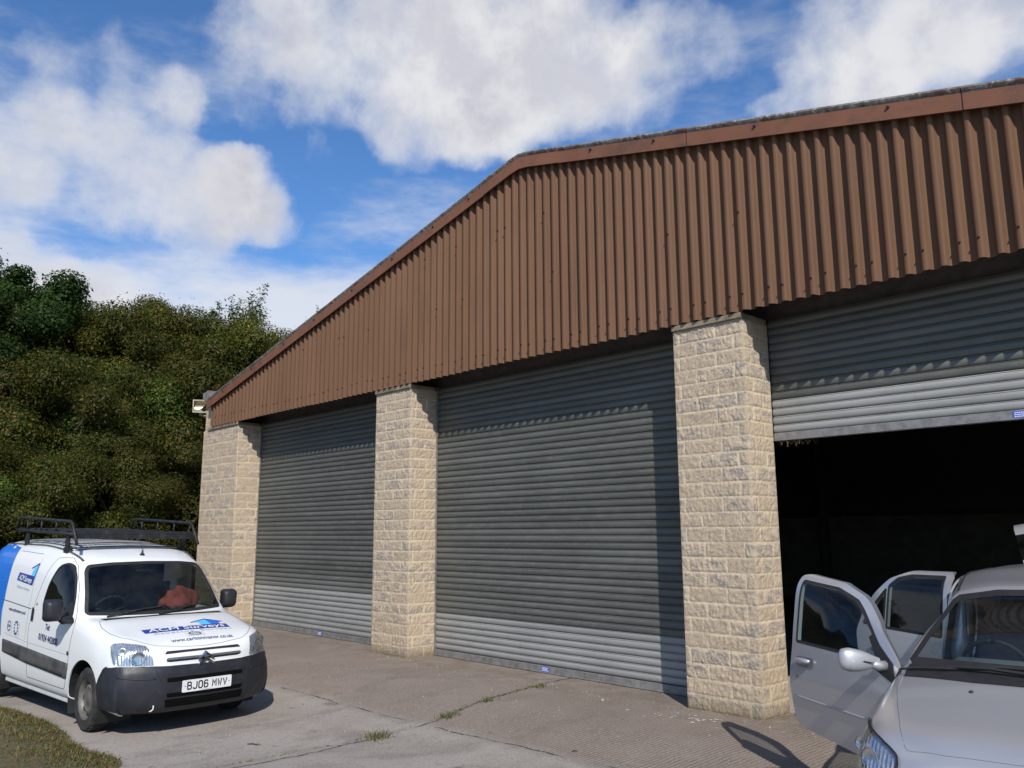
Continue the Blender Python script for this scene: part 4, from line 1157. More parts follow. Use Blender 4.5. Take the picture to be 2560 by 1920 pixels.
# rear quarter blue vinyl and lower side mouldings
for nm, fr, sgn in (('r', F_RIGHT, -1), ('l', F_LEFT, 1)):
    skin.patch(fr, [(-2.47, 1.71), (-2.45, 1.40), (-2.44, 1.12), (-2.46, .98), (-2.40, .70), (-3.26, .70), (-3.30, 1.0), (-3.22, 1.68), (-2.9, 1.75)], .003, .04).build('blue_vinyl_panel', M_BLUE, body_o, smooth=True, fix=False)
    m = skin.patch(fr, [(-.37, .60), (-2.30, .672), (-2.285, .535), (-1.5, .485), (-.40, .452)], .012, .04)
    mo = m.build('side_moulding', M_MOULD, body_o, smooth=True, fix=False)
    b = bmesh.new(); b.from_mesh(mo.data)
    bmesh.ops.recalc_face_normals(b, faces=b.faces)
    if sum(f.normal.y for f in b.faces) * sgn < 0: bmesh.ops.reverse_faces(b, faces=b.faces)
    thicken(b, .014); b.to_mesh(mo.data); b.free()
    MB().box(-2.28, -.42, sgn * .775 - .03, sgn * .775 + .03, .20, .30, 0, .012).build('sill', M_VWHITE, body_o)
    # rubber arch liners
    for cx in (0, -2.69):
        vs, fs = [], []
        for i, a in enumerate(np.linspace(-.5, PI + .5, 24)):
            x, z = cx + .372 * math.cos(a), (.30 if cx == 0 else .28) + .38 * math.sin(a); vs += [(x, sgn * .835, z), (x, sgn * .50, z)]
        fs = [(2 * i, 2 * i + 2, 2 * i + 3, 2 * i + 1) for i in range(23)]
        n0 = len(vs); vs += [(cx, sgn * .5, .3)]; fs += [(2 * i + 1, 2 * i + 3, n0) for i in range(23)]
        MB().add(vs, fs).build('wheel_arch_liner', M_RUBBER, body_o, fix=False)
    # repeater and fuel / lock details
    skin.patch(fr, [(-.40 + .022 * math.cos(a), .70 + .022 * math.sin(a)) for a in np.linspace(0, 2 * PI, 13)[:-1]], .006, .02).build('side_repeater', M_RUBBER, body_o, fix=False)
    h = skin.patch(fr, rounded([(-1.435, .93), (-1.50, .94), (-1.50, 1.085), (-1.44, 1.075)], .018, 3), .010, .03).build('door_handle', M_RUBBER, doors[nm], fix=False)
    skin.patch(fr, [(-1.40 + .013 * math.cos(a), 1.12 + .018 * math.sin(a)) for a in np.linspace(0, 2 * PI, 9)[:-1]], .004, .02).build('door_lock', M_RUBBER, doors[nm], fix=False)
    # mirror: sail panel, arm, housing, glass
    skin.patch(fr, [(-.45, 1.04), (-.70, 1.045), (-.66, 1.10), (-.56, 1.20), (-.50, 1.14)], .006, .03).build('mirror_sail', M_RUBBER, doors[nm], fix=False)
    mrr = empty('door_mirror', (-.41 if sgn < 0 else -.66, sgn * .875, 1.075)); mrr.parent = doors[nm]
    m = bmesh.new(); bmesh.ops.create_cube(m, size=1); bmesh.ops.scale(m, vec=(.13, .215, .235), verts=m.verts)
    for v in m.verts:
        if v.co.x > 0: v.co.y *= .78; v.co.z *= .80
        if v.co.z < 0: v.co.y *= .88
    bmesh.ops.bevel(m, geom=m.edges[:], offset=.045, segments=4, affect='EDGES', profile=.5)
    bmesh.ops.translate(m, vec=(.01, sgn * .165, .055), verts=m.verts)
    mh = bm_obj('housing', m, M_PLASTIC, mrr, angle=60)
    MB().tube([(0, sgn * -.02, -.045), (.0, sgn * .06, -.05), (.0, sgn * .12, .0)], [.045, .04, .035], 10).build('arm', M_PLASTIC, mrr, smooth=True)
    MB().box(-.058, -.054, sgn * .165 - .08, sgn * .165 + .08, -.03, .135).build('mirror_glass', M_CHROME, mrr)
# front lamps
hl = [(.505, .668), (.535, .80), (.555, .838), (.62, .855), (.72, .868), (.775, .862), (.796, .835), (.806, .76), (.806, .690), (.79, .672), (.70, .670), (.60, .668)]
for sgn in (-1, 1):
    poly = [(sgn * y, z) for y, z in hl]
    lamp = empty('headlight', (0, 0, 0)); lamp.parent = van
    fr = Frame((0, 1, 0), (0, 0, 1), (1, 0, 0))
    skin.patch(fr, poly, .0035, .02).build('reflector', M_REFL2, lamp, smooth=True, fix=False)
    skin.patch(fr, rounded([(sgn * y, z) for y, z in hl], .015, 2), .016, .025).build('lens', M_LENS, lamp, smooth=True, fix=False)
    c = skin.drop(fr, sgn * .635, .735, .006); n = Vector((.93, sgn * .36, .1)).normalized()
    Mq = Matrix.Translation(c) @ n.to_track_quat('Z', 'Y').to_matrix().to_4x4()
    mb = MB(); mb.lathe([(.066, .006), (.062, .010), (.05, .002), (.03, -.001), (.001, .000)], 24, 'z'); mb.v = [tuple(Mq @ Vector(v)) for v in mb.v]
    mb.build('main_beam', M_CHROME, lamp, smooth=True)
    c = skin.drop(fr, sgn * .745, .790, .006); n = Vector((.8, sgn * .58, .15)).normalized(); Mq = Matrix.Translation(c) @ n.to_track_quat('Z', 'Y').to_matrix().to_4x4()
    mb = MB(); mb.lathe([(.040, .006), (.036, .008), (.02, .0), (.001, .000)], 20, 'z'); mb.v = [tuple(Mq @ Vector(v)) for v in mb.v]
    mb.build('indicator', M_SILVERP, lamp, smooth=True)
# grille: two slots, bar and emblem
def fpatch(poly, off, mat, name, parent, res=.03, smooth=True):
    o = skin.patch(F_FRONT, poly, off, res).build(name, mat, parent, smooth=smooth, fix=False); return o
gr = empty('grille', (0, 0, 0)); gr.parent = van
fpatch(rounded([(-.405, .757), (-.38, .782), (.38, .782), (.405, .757), (.20, .762), (0, .764), (-.2, .762)], .006, 2), .003, M_RUBBER, 'slot', gr)
fpatch(rounded([(-.395, .692), (-.38, .715), (.38, .715), (.395, .692), (.36, .684), (-.36, .684)], .006, 2), .003, M_RUBBER, 'slot', gr)
fpatch(rounded([(-.40, .708), (-.385, .722), (.385, .722), (.40, .708), (.36, .702), (-.36, .702)], .005, 2), .012, M_SILVERP, 'chrome_bar', gr)
fpatch(rounded([(-.425, .755), (-.40, .80), (.40, .80), (.425, .755), (.425, .70), (.385, .675), (-.385, .675), (-.425, .70)], .02, 2), .0015, M_VWHITE, 'grille_panel', gr)
emb = MB()
for zc in (.728, .678):
    for sgn in (-1, 1):
        pts2 = [(0, zc + .030), (sgn * .085, zc - .036), (sgn * .085 - sgn * .004, zc - .050), (sgn * .066, zc - .043), (0, zc + .002)]
        vs = []
        for dz_ in (0, 1):
            for (y, z) in pts2:
                q = skin.drop(F_FRONT, y, z, .004) ; vs.append((q.x + (.020 if dz_ == 1 else .0), q.y, q.z))
        n = len(pts2); emb.add(vs, [tuple(range(n, 2 * n))] + [(i, (i + 1) % n, n + (i + 1) % n, n + i) for i in range(n)])
emb.build('chevron_emblem', M_CHROME, gr)
# bumper details
sk2b = bmesh.new(); sk2b.from_mesh(bumper.data); sk2 = Skin(sk2b)
def bpatch(poly, off, mat, name, parent=bumper, res=.03):
    return sk2.patch(F_FRONT, poly, off, res).build(name, mat, parent, smooth=True, fix=False)
bpatch(rounded([(-.395, .505), (-.40, .545), (.40, .545), (.395, .505)], .008, 2), .002, M_VOID, 'air_slot')
bpatch(rounded([(-.39, .365), (-.40, .405), (.40, .405), (.39, .365)], .008, 2), .002, M_VOID, 'air_slot')
bpatch(rounded([(-.40, .275), (-.41, .350), (.41, .350), (.40, .275)], .01, 2), .002, M_VOID, 'air_slot')
for sgn in (-1, 1):
    l = sk2.line(F_FRONT, [(sgn * .50, .655), (sgn * .485, .57), (sgn * .455, .54), (sgn * .44, .25)], .0, .03); MB().tube(l, .0035, 5).build('bumper_crease', M_SEAM, bumper, fix=False)
    l = sk2.line(F_FRONT, [(sgn * .80, .57), (sgn * .66, .552), (sgn * .50, .545)], .001, .03); MB().tube(l, .006, 6).build('bumper_ridge', M_PLASTIC, bumper, fix=False, smooth=True)
q = sk2.drop(F_FRONT, -.515, .275, .004)
MB().tube([q + Vector((0, .012, .035)), q + Vector((.012, .016, .028)), q + Vector((.016, .014, .0)), q + Vector((.014, -.005, -.016)), q + Vector((.004, -.018, -.018))], .0065, 8).build('towing_hook', simple('galvanised', (.6, .57, .5), .5, .3), bumper, smooth=True)
# number plate
q = sk2.drop(F_FRONT, 0, .45, .0); px = max(sk2.drop(F_FRONT, y, z, 0).x for y in (-.26, 0, .26) for z in (.40, .5)) + .004
pl = MB().prism(rounded([(-.26, .399), (.26, .399), (.26, .510), (-.26, .510)], .012, 3), ((0, 0, 0), (0, 1, 0), (0, 0, 1), (1, 0, 0)), px, px + .006).build('number_plate', M_PLATE, van)
def flat_text(txt, size, x, cy, cz, mat, parent, name, sx=1.0, bold=0.0, space=1.0, off=.0012):
    vs, fs = text_mesh(txt, size, bold, 0, sx, space); return MB().add([(x + off, cy + a, cz + b) for a, b in vs], fs).build(name, mat, parent, fix=False)
GLY = {'B': [[(0, 0), (0, 1), (.72, 1), (.92, .88), (.92, .64), (.74, .53), (0, .53)], [(.74, .53), (1, .40), (1, .12), (.80, 0), (0, 0)]],
       'J': [[(0, .22), (.12, .04), (.30, 0), (.66, 0), (.86, .06), (1, .24), (1, 1)]],
       '0': [[(.2, 0), (0, .16), (0, .84), (.2, 1), (.8, 1), (1, .84), (1, .16), (.8, 0), (.2, 0)]],
       '6': [[(.96, .84), (.78, 1), (.24, 1), (0, .82), (0, .16), (.2, 0), (.8, 0), (1, .16), (1, .42), (.8, .56), (.04, .56)]],
       'M': [[(0, 0), (0, 1), (.5, .42), (1, 1), (1, 0)]], 'W': [[(0, 1), (.22, 0), (.5, .66), (.78, 0), (1, 1)]], 'V': [[(0, 1), (.5, 0), (1, 1)]]}
def stroke(mb, pts, w, x):
    """flat ribbon with mitred corners in the y,z plane at x"""
    P2 = [Vector(p) for p in pts]; n = len(P2); clo = (P2[0] - P2[-1]).length < 1e-6; vs = []
    for i, p in enumerate(P2):
        a = P2[i - 1] if i > 0 else (P2[-2] if clo else None); b = P2[i + 1] if i < n - 1 else (P2[1] if clo else None)
        d1 = (p - a).normalized() if a is not None else (b - p).normalized(); d2 = (b - p).normalized() if b is not None else d1
        m_ = Vector((-d1.y - d2.y, d1.x + d2.x)).normalized(); k = min(1.9, 1 / max(.3, m_.dot(Vector((-d1.y, d1.x)))))
        vs += [(x, p.x + m_.x * w / 2 * k, p.y + m_.y * w / 2 * k), (x, p.x - m_.x * w / 2 * k, p.y - m_.y * w / 2 * k)]
    mb.add(vs, [(2 * i, 2 * i + 2, 2 * i + 3, 2 * i + 1) for i in range(n - 1)])
cy_ = -.211
for ch in 'BJ06 MWV':
    if ch == ' ': cy_ += .030; continue
    mb = MB()
    for k_, st_ in enumerate(GLY[ch]): stroke(mb, [(cy_ + .006 + a_ * .037, .424 + b_ * .064) for a_, b_ in st_], .0125, px + .0072 + k_ * .0003)
    mb.build('plate_character', M_PBLACK, pl, fix=False); cy_ += .0575
for y in (-.232, .232): MB().lathe([(.005, 0), (.004, .003), (.0005, .004)], 8, 'x', o=(px + .006, y, .455)).build('plate_screw', M_PBLACK, pl)
MB().box(px + .0062, px + .0072, -.06, .05, .404, .407).build('plate_print', simple('plate_print', (.35, .3, .3), .5), pl)

# lettering: bonnet
def hpatch(poly, off, mat, name):   # poly in (across, down the bonnet) -> (x, y)
    return skin.patch(F_TOP, [(x, y) for y, x in poly], off, .025).build(name, mat, bonnet, smooth=True, fix=False)
HB0, HB1 = .315, .415
hpatch([(-.46, HB0), (.46, HB0), (.46, HB1), (-.46, HB1)], .0030, M_NAVY, 'logo_banner')
hpatch([(.14, .215), (.30, .165), (.30, .31), (.19, .31), (.19, .232)], .0030, M_CYAN, 'logo_house')
hpatch([(.30, .165), (.44, .245), (.40, .262), (.40, .31), (.30, .31)], .0031, M_BLUE, 'logo_house')
def hline(pts, r, mat, name, fr, parent, off=.003):
    l = skin.line(fr, pts, off, .02); return MB().tube(l, r, 5).build(name, mat, parent, fix=False)
hline([(.225, .11), (.150, .30)], .006, M_NAVY, 'logo_roofline', F_TOP, bonnet)
hline([(.150, .30), (.245, .455)], .006, M_NAVY, 'logo_roofline', F_TOP, bonnet)
lettering(skin, F_TOP, 'ACM Surveys', .115, (HB0 + HB1) / 2, .0, M_LWHITE, bonnet, 'logo_lettering', .0055, bold=.0022, sx=1.30, swap=True, shear=.15)
lettering(skin, F_TOP, 'Asbestos  Surveys', .06, .452, .03, M_LGREY, bonnet, 'strapline_lettering', .0040, sx=1.75, swap=True, space=1.1)
hpatch([(-.09, .475), (.11, .475), (.11, .565), (-.09, .565)], .0028, M_BADGE, 'sticker_paper')
def ring(cx, cy, r0, r1, a0=0, a1=2 * PI, n=28, asp=1.0): return [(cx + r0 * math.cos(a0 + (a1 - a0) * i / n) * asp, cy + r0 * math.sin(a0 + (a1 - a0) * i / n)) for i in range(n + 1)], [(cx + r1 * math.cos(a0 + (a1 - a0) * i / n) * asp, cy + r1 * math.sin(a0 + (a1 - a0) * i / n)) for i in range(n + 1)]
a_, b_ = ring(.012, .519, .038, .030, .5, 2 * PI - .5, asp=1.9)
vs = [skin.drop(F_TOP, y, x, .004) for x, y in a_ + b_]; n = len(a_)
MB().add(vs, [(i, i + 1, n + i + 1, n + i) for i in range(n - 1)]).build('badge_ring', M_LNAVY, bonnet, fix=False)
lettering(skin, F_TOP, 'CHAS', .042, .520, .012, M_LNAVY, bonnet, 'badge_lettering', .0042, sx=1.2, bold=.0008, swap=True)
lettering(skin, F_TOP, 'www.carltonmanor.co.uk', .070, .620, .045, M_LNAVY, bonnet, 'web_lettering', .0040, sx=.92, bold=.0006, swap=True)
# lettering: right side
def spatch(poly, off, mat, name, parent): return skin.patch(F_RIGHT, poly, off, .03).build(name, mat, parent, smooth=True, fix=False)
spatch([(-2.17, 1.345), (-2.14, 1.435), (-1.64, 1.405), (-1.66, 1.305)], .0035, M_NAVY, 'logo_banner', body_o)
spatch([(-1.76, 1.412), (-1.74, 1.50), (-1.64, 1.53), (-1.655, 1.405)], .0036, M_CYAN, 'logo_house', body_o)
hline([(-1.80, 1.492), (-1.63, 1.55)], .006, M_NAVY, 'logo_roofline', F_RIGHT, body_o)
hline([(-1.63, 1.55), (-1.645, 1.40)], .006, M_NAVY, 'logo_roofline', F_RIGHT, body_o)
lettering(skin, F_RIGHT, 'ACM Surveys', .086, -1.905, 1.368, M_LWHITE, body_o, 'logo_lettering', .0055, bold=.0018, sx=.84, rot=-.065, shear=.2)
lettering(skin, F_RIGHT, 'Asbestos Surveys', .052, -1.915, 1.268, M_LGREY, body_o, 'strapline_lettering', .0045, sx=1.15, rot=-.06)
lettering(skin, F_RIGHT, 'www.carltonmanor.co.uk', .055, -1.96, 1.01, M_LNAVY, body_o, 'web_lettering', .0045, sx=.95, rot=-.03, bold=.0006)
lettering(skin, F_RIGHT, 'Tel:', .085, -.99, .905, M_LNAVY, doors['r'], 'phone_lettering', .0045, bold=.0016, rot=-.02)
lettering(skin, F_RIGHT, '01924 442800', .098, -.95, .785, M_LNAVY, doors['r'], 'phone_lettering', .0045, bold=.0018, sx=.93, rot=-.03)
for cx in (-2.14, -1.91):
    spatch([(cx - .085, .725), (cx - .085, .905), (cx + .085, .90), (cx + .085, .72)], .003, M_BADGE, 'sticker_paper', body_o)
a_, b_ = ring(-2.14, .83, .058, .046, .5, 2 * PI - .5); vs = [skin.drop(F_RIGHT, x, z, .005) for x, z in a_ + b_]; n = len(a_)
MB().add(vs, [(i, i + 1, n + i + 1, n + i) for i in range(n - 1)]).build('badge_ring', M_LNAVY, body_o, fix=False)
lettering(skin, F_RIGHT, 'CHAS', .04, -2.135, .83, M_LNAVY, body_o, 'badge_lettering', .005, bold=.0006)
mb = MB()
for k in range(12):
    a = 2 * PI * k / 12; q = skin.drop(F_RIGHT, -1.91 + .055 * math.cos(a), .825 + .068 * math.sin(a), .006)
    mb.tube([q + Vector((math.cos(a) * -.012, 0, math.sin(a) * -.012)), q + Vector((math.cos(a + .5) * .012, 0, math.sin(a + .5) * .012))], .006, 5)
mb.build('badge_ring', M_LNAVY, body_o)
spatch([(-2.70, 1.02), (-2.62, 1.02), (-2.60, 1.10), (-2.69, 1.10)], .005, M_LGREY, 'vinyl_mark', body_o)

# roof: swage ribs, gutter strips, aerial
for X in (-1.05, -1.17, -1.30, -1.43):
    l = skin.line(F_TOP, [(X - .10, -.60), (X - .02, -.40), (X, 0), (X - .02, .40), (X - .10, .60)], .003, .04); MB().tube(l, .0055 if X < -1.06 else .008, 6).build('roof_swage', M_MOULD, body_o, fix=False)
for sgn in (-1, 1):
    l = skin.line(F_TOP, [(-.82, sgn * .628), (-1.2, sgn * .655), (-2.0, sgn * .668), (-3.1, sgn * .668)], .004, .05); MB().tube(l, .012, 6).build('roof_gutter', M_MOULD, body_o, fix=False)
q = skin.drop(F_TOP, -.80, 0.0, .0)
MB().lathe([(.030, .0), (.024, .012), (.012, .024), (.007, .05), (.001, .052)], 14, 'z', o=q).tube([q + Vector((0, 0, .04)), q + Vector((-.23, 0, .40))], [.0035, .002], 6).build('aerial', M_RUBBER, van, smooth=True)
# wipers, washer jets, scuttle
skin.patch(F_TOP, [(-.10, -.64), (-.10, 0), (-.10, .64), (-.19, .66), (-.155, .3), (-.15, 0), (-.155, -.3), (-.19, -.66)], .004, .04).build('scuttle_panel', M_RUBBER, van, smooth=True, fix=False)
for (y0, z0, y1, z1) in ((-.42, 1.078, .06, 1.118), (.10, 1.080, .62, 1.128)):
    bl = [skin.drop(F_FRONT, y0 + (y1 - y0) * t_, z0 + (z1 - z0) * t_, .014) for t_ in np.linspace(0, 1, 9)]
    a = skin.drop(F_FRONT, y0 - .16, 1.058, .012) + Vector((.04, 0, -.015)); m_ = bl[4] + Vector((.012, 0, .004))
    MB().tube([a, a.lerp(m_, .5) + Vector((.016, 0, 0)), m_], [.010, .008, .005], 6).tube(bl, .007, 6).build('wiper', M_RUBBER, van)
# interior
MB().box(-.66, -.22, -.72, .72, .80, 1.0, 0, .05).obox(Matrix.Translation((-.52, -.36, 1.02)), .26, .40, .11, 0, .04).build('dashboard', M_BLACKI, van, smooth=True)
MB().box(-3.2, -.2, -.76, .76, .34, .38).build('load_floor', M_BLACKI, van)
MB().box(-1.66, -1.63, -.77, .77, .38, 1.30).box(-1.66, -1.63, -.68, .68, 1.301, 1.62).build('bulkhead', M_BLACKI, van)
swm = Matrix.Translation((-.70, -.36, 1.06)) @ Matrix.Rotation(R(-62), 4, 'Y')
rim = [swm @ Vector((.185 * math.cos(a), .185 * math.sin(a), 0)) for a in np.linspace(0, 2 * PI, 33)]
mb = MB().tube(rim, .013, 8)
for a in (.3, PI - .3, -PI / 2): mb.tube([swm @ Vector((0, 0, -.02)), swm @ Vector((.18 * math.sin(a), .18 * math.cos(a), 0))], .012, 6)
mb.tube([swm @ Vector((0, 0, -.01)), swm @ Vector((0, 0, -.25))], [.05, .03], 10); mb.build('steering_wheel', M_RUBBER, van, smooth=True)
for y in (-.38, .38): seat(van, -1.18, y, .52, M_SEAT)
MB().box(-.72, -.69, -.10, .10, 1.475, 1.53, 0, .012).build('rear_view_mirror', M_RUBBER, van)
# roof rack
rk = empty('roof_rack', (0, 0, 0)); rk.parent = van
M_RACK = simple('rack_black', (.022, .024, .028), .55, .3, var=.25, scale=12, dirt=((.16, .13, .10), 12, .55, .75, .5))
def railp(sgn): return [(-.86, sgn * .70, 1.775), (-1.03, sgn * .70, 2.00), (-1.10, sgn * .70, 2.025), (-2.60, sgn * .70, 2.075), (-2.68, sgn * .70, 2.06), (-2.74, sgn * .70, 1.90)]
for sgn in (-1, 1):
    MB().tube(railp(sgn), .017, 8).build('side_rail', M_RACK, rk, smooth=True)
    mb = MB().tube([(-.95, sgn * .70, 1.885), (-2.75, sgn * .70, 1.925)], .016, 8)
    for X in (-1.5, -1.95, -2.4): mb.tube([(X, sgn * .70, 1.90), (X, sgn * .70, 2.04)], .011, 6)
    mb.build('lower_rail', M_RACK, rk, smooth=True)
    for X in (-1.20, -2.45):
        MB().tube([(X, sgn * .66, 1.70), (X + .02, sgn * .68, 1.80), (X + .05, sgn * .68, 1.89)], [.030, .028, .022], 8).box(X - .05, X + .05, sgn * .66 - .03, sgn * .66 + .03, 1.68, 1.74).build('foot', M_RACK, rk, smooth=True, angle=40)
for X in (-1.05, -1.40, -1.75, -2.10, -2.45, -2.72):
    z = 1.885 + (-.95 - X) * .0222
    MB().box(X - .02, X + .02, -.69, .69, z - .022, z + .022, 0, .006).build('cross_bar', M_RACK, rk)
# mesh floor of the rack
mb = MB()
for i in range(26):
    y = -.66 + i * .0528; mb.tube([(-1.0, y, 1.888), (-2.74, y, 1.925)], .0045, 4)
for i in range(24):
    X = -1.02 - i * .0745; z = 1.888 + (-.95 - X) * .0222; mb.tube([(X, -.68, z), (X, .68, z)], .0045, 4)
mb.build('mesh_floor', M_RACK, rk)
mb = MB()
for z in (1.855, 1.875, 1.895, 1.915): mb.box(-.985, -.978, -.69, .69, z - .008, z + .008)
mb.box(-1.0, -.976, -.70, .70, 1.835, 1.846).build('front_deflector', M_RACK, rk)
# wheels
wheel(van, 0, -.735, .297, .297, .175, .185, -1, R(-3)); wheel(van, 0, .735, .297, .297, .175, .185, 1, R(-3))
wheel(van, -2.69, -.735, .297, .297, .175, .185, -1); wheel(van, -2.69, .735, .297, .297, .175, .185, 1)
MB().box(-3.2, .5, -.62, .62, .24, .30).build('underbody', M_RUBBER, van)
# the red cloth on the passenger side of the dash
b = bmesh.new(); bmesh.ops.create_icosphere(b, subdivisions=4, radius=1)
rb = random.Random(4)
for v in b.verts:
    p = v.co.copy(); n_ = float(fbm(p.x * 1.6 + 3, p.y * 1.6 + p.z, 4, 8)); n2_ = float(vnoise(p.x * 2.4 + p.z * 1.3, p.y * 2.2, 5))
    r_ = 1 + .55 * n_ - .22 * abs(n2_)
    v.co = Vector((p.x * .15 * r_, p.y * .20 * r_, (p.z * .155 + .02) * r_ * (1.1 if p.z > 0 else .6)))
rc = bm_obj('red_bag', b, M_RED, None, angle=None)
rc.matrix_world = van.matrix_world
van_m = Matrix.Translation((-6.042, -3.70, -.141)) @ Matrix.Rotation(R(4.76), 4, 'Z') @ Matrix.Rotation(R(.76), 4, 'Y') @ Matrix.Rotation(R(-.5), 4, 'X')
rc.matrix_world = van_m @ Matrix.Translation((-.52, .34, 1.11))
tag(rc, 'crumpled red cloth bag on the dashboard behind the van windscreen', 'bag')
sk2b.free()
# ------------------------------------------------------------------ silver hatchback, nose out of the open doorway
M_SILVER = paint('silver_paint', (.50, .50, .515), .28, .7, .55, flake=.25, dirt=.05, dz=(.40, .2))
M_CGLASS = glass('door_glass', (.74, .80, .78), .01, .03)
M_SGREY = simple('inner_door_trim', (.10, .105, .11), .8, var=.15)
M_DASHG = simple('grey_dashboard', (.17, .18, .185), .7, var=.12, scale=5)
car = empty('hatchback_car', (1.802, -2.372, -.011), (0, 0, R(-82.25)))
tag(car, 'silver hatchback with its right-hand doors and tailgate open outside the open doorway', 'car')
LOWC = [(.70, .19), (.785, .25), (.812, .45), (.822, .70), (.800, .90)]
def cst(X, up, low=LOWC): return [(X, y, z) for y, z in low] + [(X, y, z) for y, z in up]
UPC = [(.760, 1.14), (.705, 1.370), (.630, 1.452), (.34, 1.508), (0, 1.522)]
P = [
    [(-3.06, y * .90, z) for y, z in LOWC] + [(-3.00, .665, 1.10), (-2.93, .60, 1.29), (-2.88, .53, 1.375), (-2.85, .30, 1.415), (-2.84, 0, 1.425)],
    [(-2.92, y - .03, z) for y, z in LOWC] + [(-2.86, .71, 1.12), (-2.80, .635, 1.335), (-2.77, .555, 1.415), (-2.75, .31, 1.465), (-2.74, 0, 1.475)],
    cst(-2.45, UPC), cst(-1.75, UPC),
    cst(-1.30, [(.748, 1.12), (.675, 1.335), (.590, 1.415), (.32, 1.464), (0, 1.476)]),
    [(-1.05, y, z) for y, z in LOWC] + [(-1.05, .735, 1.11), (-1.05, .640, 1.290), (-1.02, .540, 1.372), (-.955, .30, 1.412), (-.93, 0, 1.424)],
    [(-.93, y, z) for y, z in LOWC] + [(-.93, .735, 1.09), (-.93, .655, 1.225), (-.92, .562, 1.300), (-.845, .30, 1.338), (-.815, 0, 1.350)],
    [(-.68, y, z) for y, z in LOWC] + [(-.68, .745, 1.04), (-.68, .693, 1.125), (-.66, .635, 1.155), (-.555, .31, 1.175), (-.515, 0, 1.183)],
    [(-.40, y, z) for y, z in LOWC[:4]] + [(-.40, .795, .865), (-.40, .770, .935), (-.395, .745, .965), (-.38, .710, .978), (-.245, .33, .982), (-.205, 0, .985)],
    [(-.24, y, z) for y, z in LOWC[:4]] + [(-.24, .792, .85), (-.24, .765, .915), (-.24, .735, .938), (-.23, .690, .950), (-.115, .33, .962), (-.08, 0, .968)],
    [(.0, .70, .19), (.0, .785, .25), (.0, .81, .45), (.0, .82, .68), (.0, .790, .810), (.0, .762, .862), (.01, .725, .886), (.02, .670, .902), (.08, .33, .922), (.10, 0, .928)],
    [(.24, .70, .19), (.24, .782, .25), (.24, .80, .45), (.24, .806, .63), (.25, .784, .742), (.26, .752, .792), (.28, .705, .818), (.30, .635, .834), (.33, .33, .858), (.34, 0, .866)],
    [(.42, .69, .19), (.42, .77, .25), (.42, .785, .44), (.43, .785, .60), (.44, .765, .68), (.455, .728, .722), (.475, .675, .745), (.50, .595, .762), (.535, .33, .792), (.545, 0, .800)],
    [(.52, .68, .19), (.52, .75, .25), (.525, .765, .43), (.53, .762, .565), (.54, .742, .622), (.56, .700, .652), (.58, .645, .672), (.61, .560, .690), (.655, .33, .722), (.67, 0, .732)],
    [(.56, .67, .19), (.56, .735, .25), (.57, .748, .42), (.58, .742, .53), (.59, .722, .575), (.61, .68, .60), (.635, .625, .615), (.665, .54, .628), (.715, .32, .655), (.73, 0, .664)],
    [(.58, .66, .19), (.585, .72, .25), (.60, .730, .40), (.615, .722, .47), (.63, .70, .50), (.655, .66, .515), (.68, .60, .525), (.712, .52, .53), (.765, .31, .545), (.785, 0, .55)],
    [(.57, .65, .18), (.585, .70, .22), (.60, .705, .28), (.615, .70, .31), (.635, .68, .32), (.66, .64, .325), (.685, .58, .33), (.72, .50, .33), (.77, .30, .335), (.79, 0, .34)],
    [(.54, .64, .175), (.55, .67, .18), (.56, .675, .185), (.575, .67, .19), (.59, .65, .19), (.615, .61, .19), (.64, .55, .19), (.67, .48, .19), (.715, .29, .19), (.73, 0, .19)],
]
cb = grid_bm(net(P, .032))
bmesh.ops.recalc_face_normals(cb, faces=cb.faces)
if sum(f.normal.z for f in cb.faces if f.calc_center_median().z > 1.38) < 0: bmesh.ops.reverse_faces(cb, faces=cb.faces)
cb.normal_update(); cskin = Skin(cb)
cws = [(-.70, .992), (-.40, 1.003), (0, 1.008), (.40, 1.003), (.70, .992), (.722, 1.005), (.563, 1.32), (.525, 1.350), (.30, 1.392), (0, 1.403), (-.30, 1.392), (-.525, 1.350), (-.563, 1.32), (-.722, 1.005)]
cwsb = split_off(cb, cut(cb, F_FRONT, cws, lambda c: -1.1 < c.x < -.15 and c.z > .97, .12))
fd_poly = rounded([(-.455, .30), (-.44, .62), (-.47, .90), (-.52, .975), (-.78, 1.185), (-1.00, 1.330), (-1.20, 1.402), (-1.56, 1.448), (-1.615, 1.440), (-1.585, .95), (-1.60, .66), (-1.565, .44), (-1.52, .395), (-.50, .31)], .018, 3)
rd_poly = rounded([(-1.645, 1.452), (-2.02, 1.448), (-2.20, 1.385), (-2.36, 1.245), (-2.48, 1.08), (-2.53, .95), (-2.50, .80), (-2.36, .68), (-2.16, .53), (-2.09, .36), (-2.05, .315), (-1.63, .315), (-1.61, .36), (-1.63, .62), (-1.615, .95)], .03, 3)
fw_poly = rounded([(-.58, .950), (-1.532, .975), (-1.562, 1.402), (-1.22, 1.365), (-1.02, 1.295), (-.79, 1.125)], .014, 3)
rw_poly = rounded([(-1.668, .985), (-2.195, 1.000), (-2.195, 1.325), (-2.12, 1.386), (-2.0, 1.413), (-1.685, 1.415)], .012, 3)
qw_poly = rounded([(-2.222, 1.004), (-2.45, 1.016), (-2.37, 1.14), (-2.222, 1.300)], .010, 3)
rd_poly, rw_poly, qw_poly = [[(x - (.16 if x < -1.9 else .15), z + .005) for x, z in q] for q in (rd_poly, rw_poly, qw_poly)]
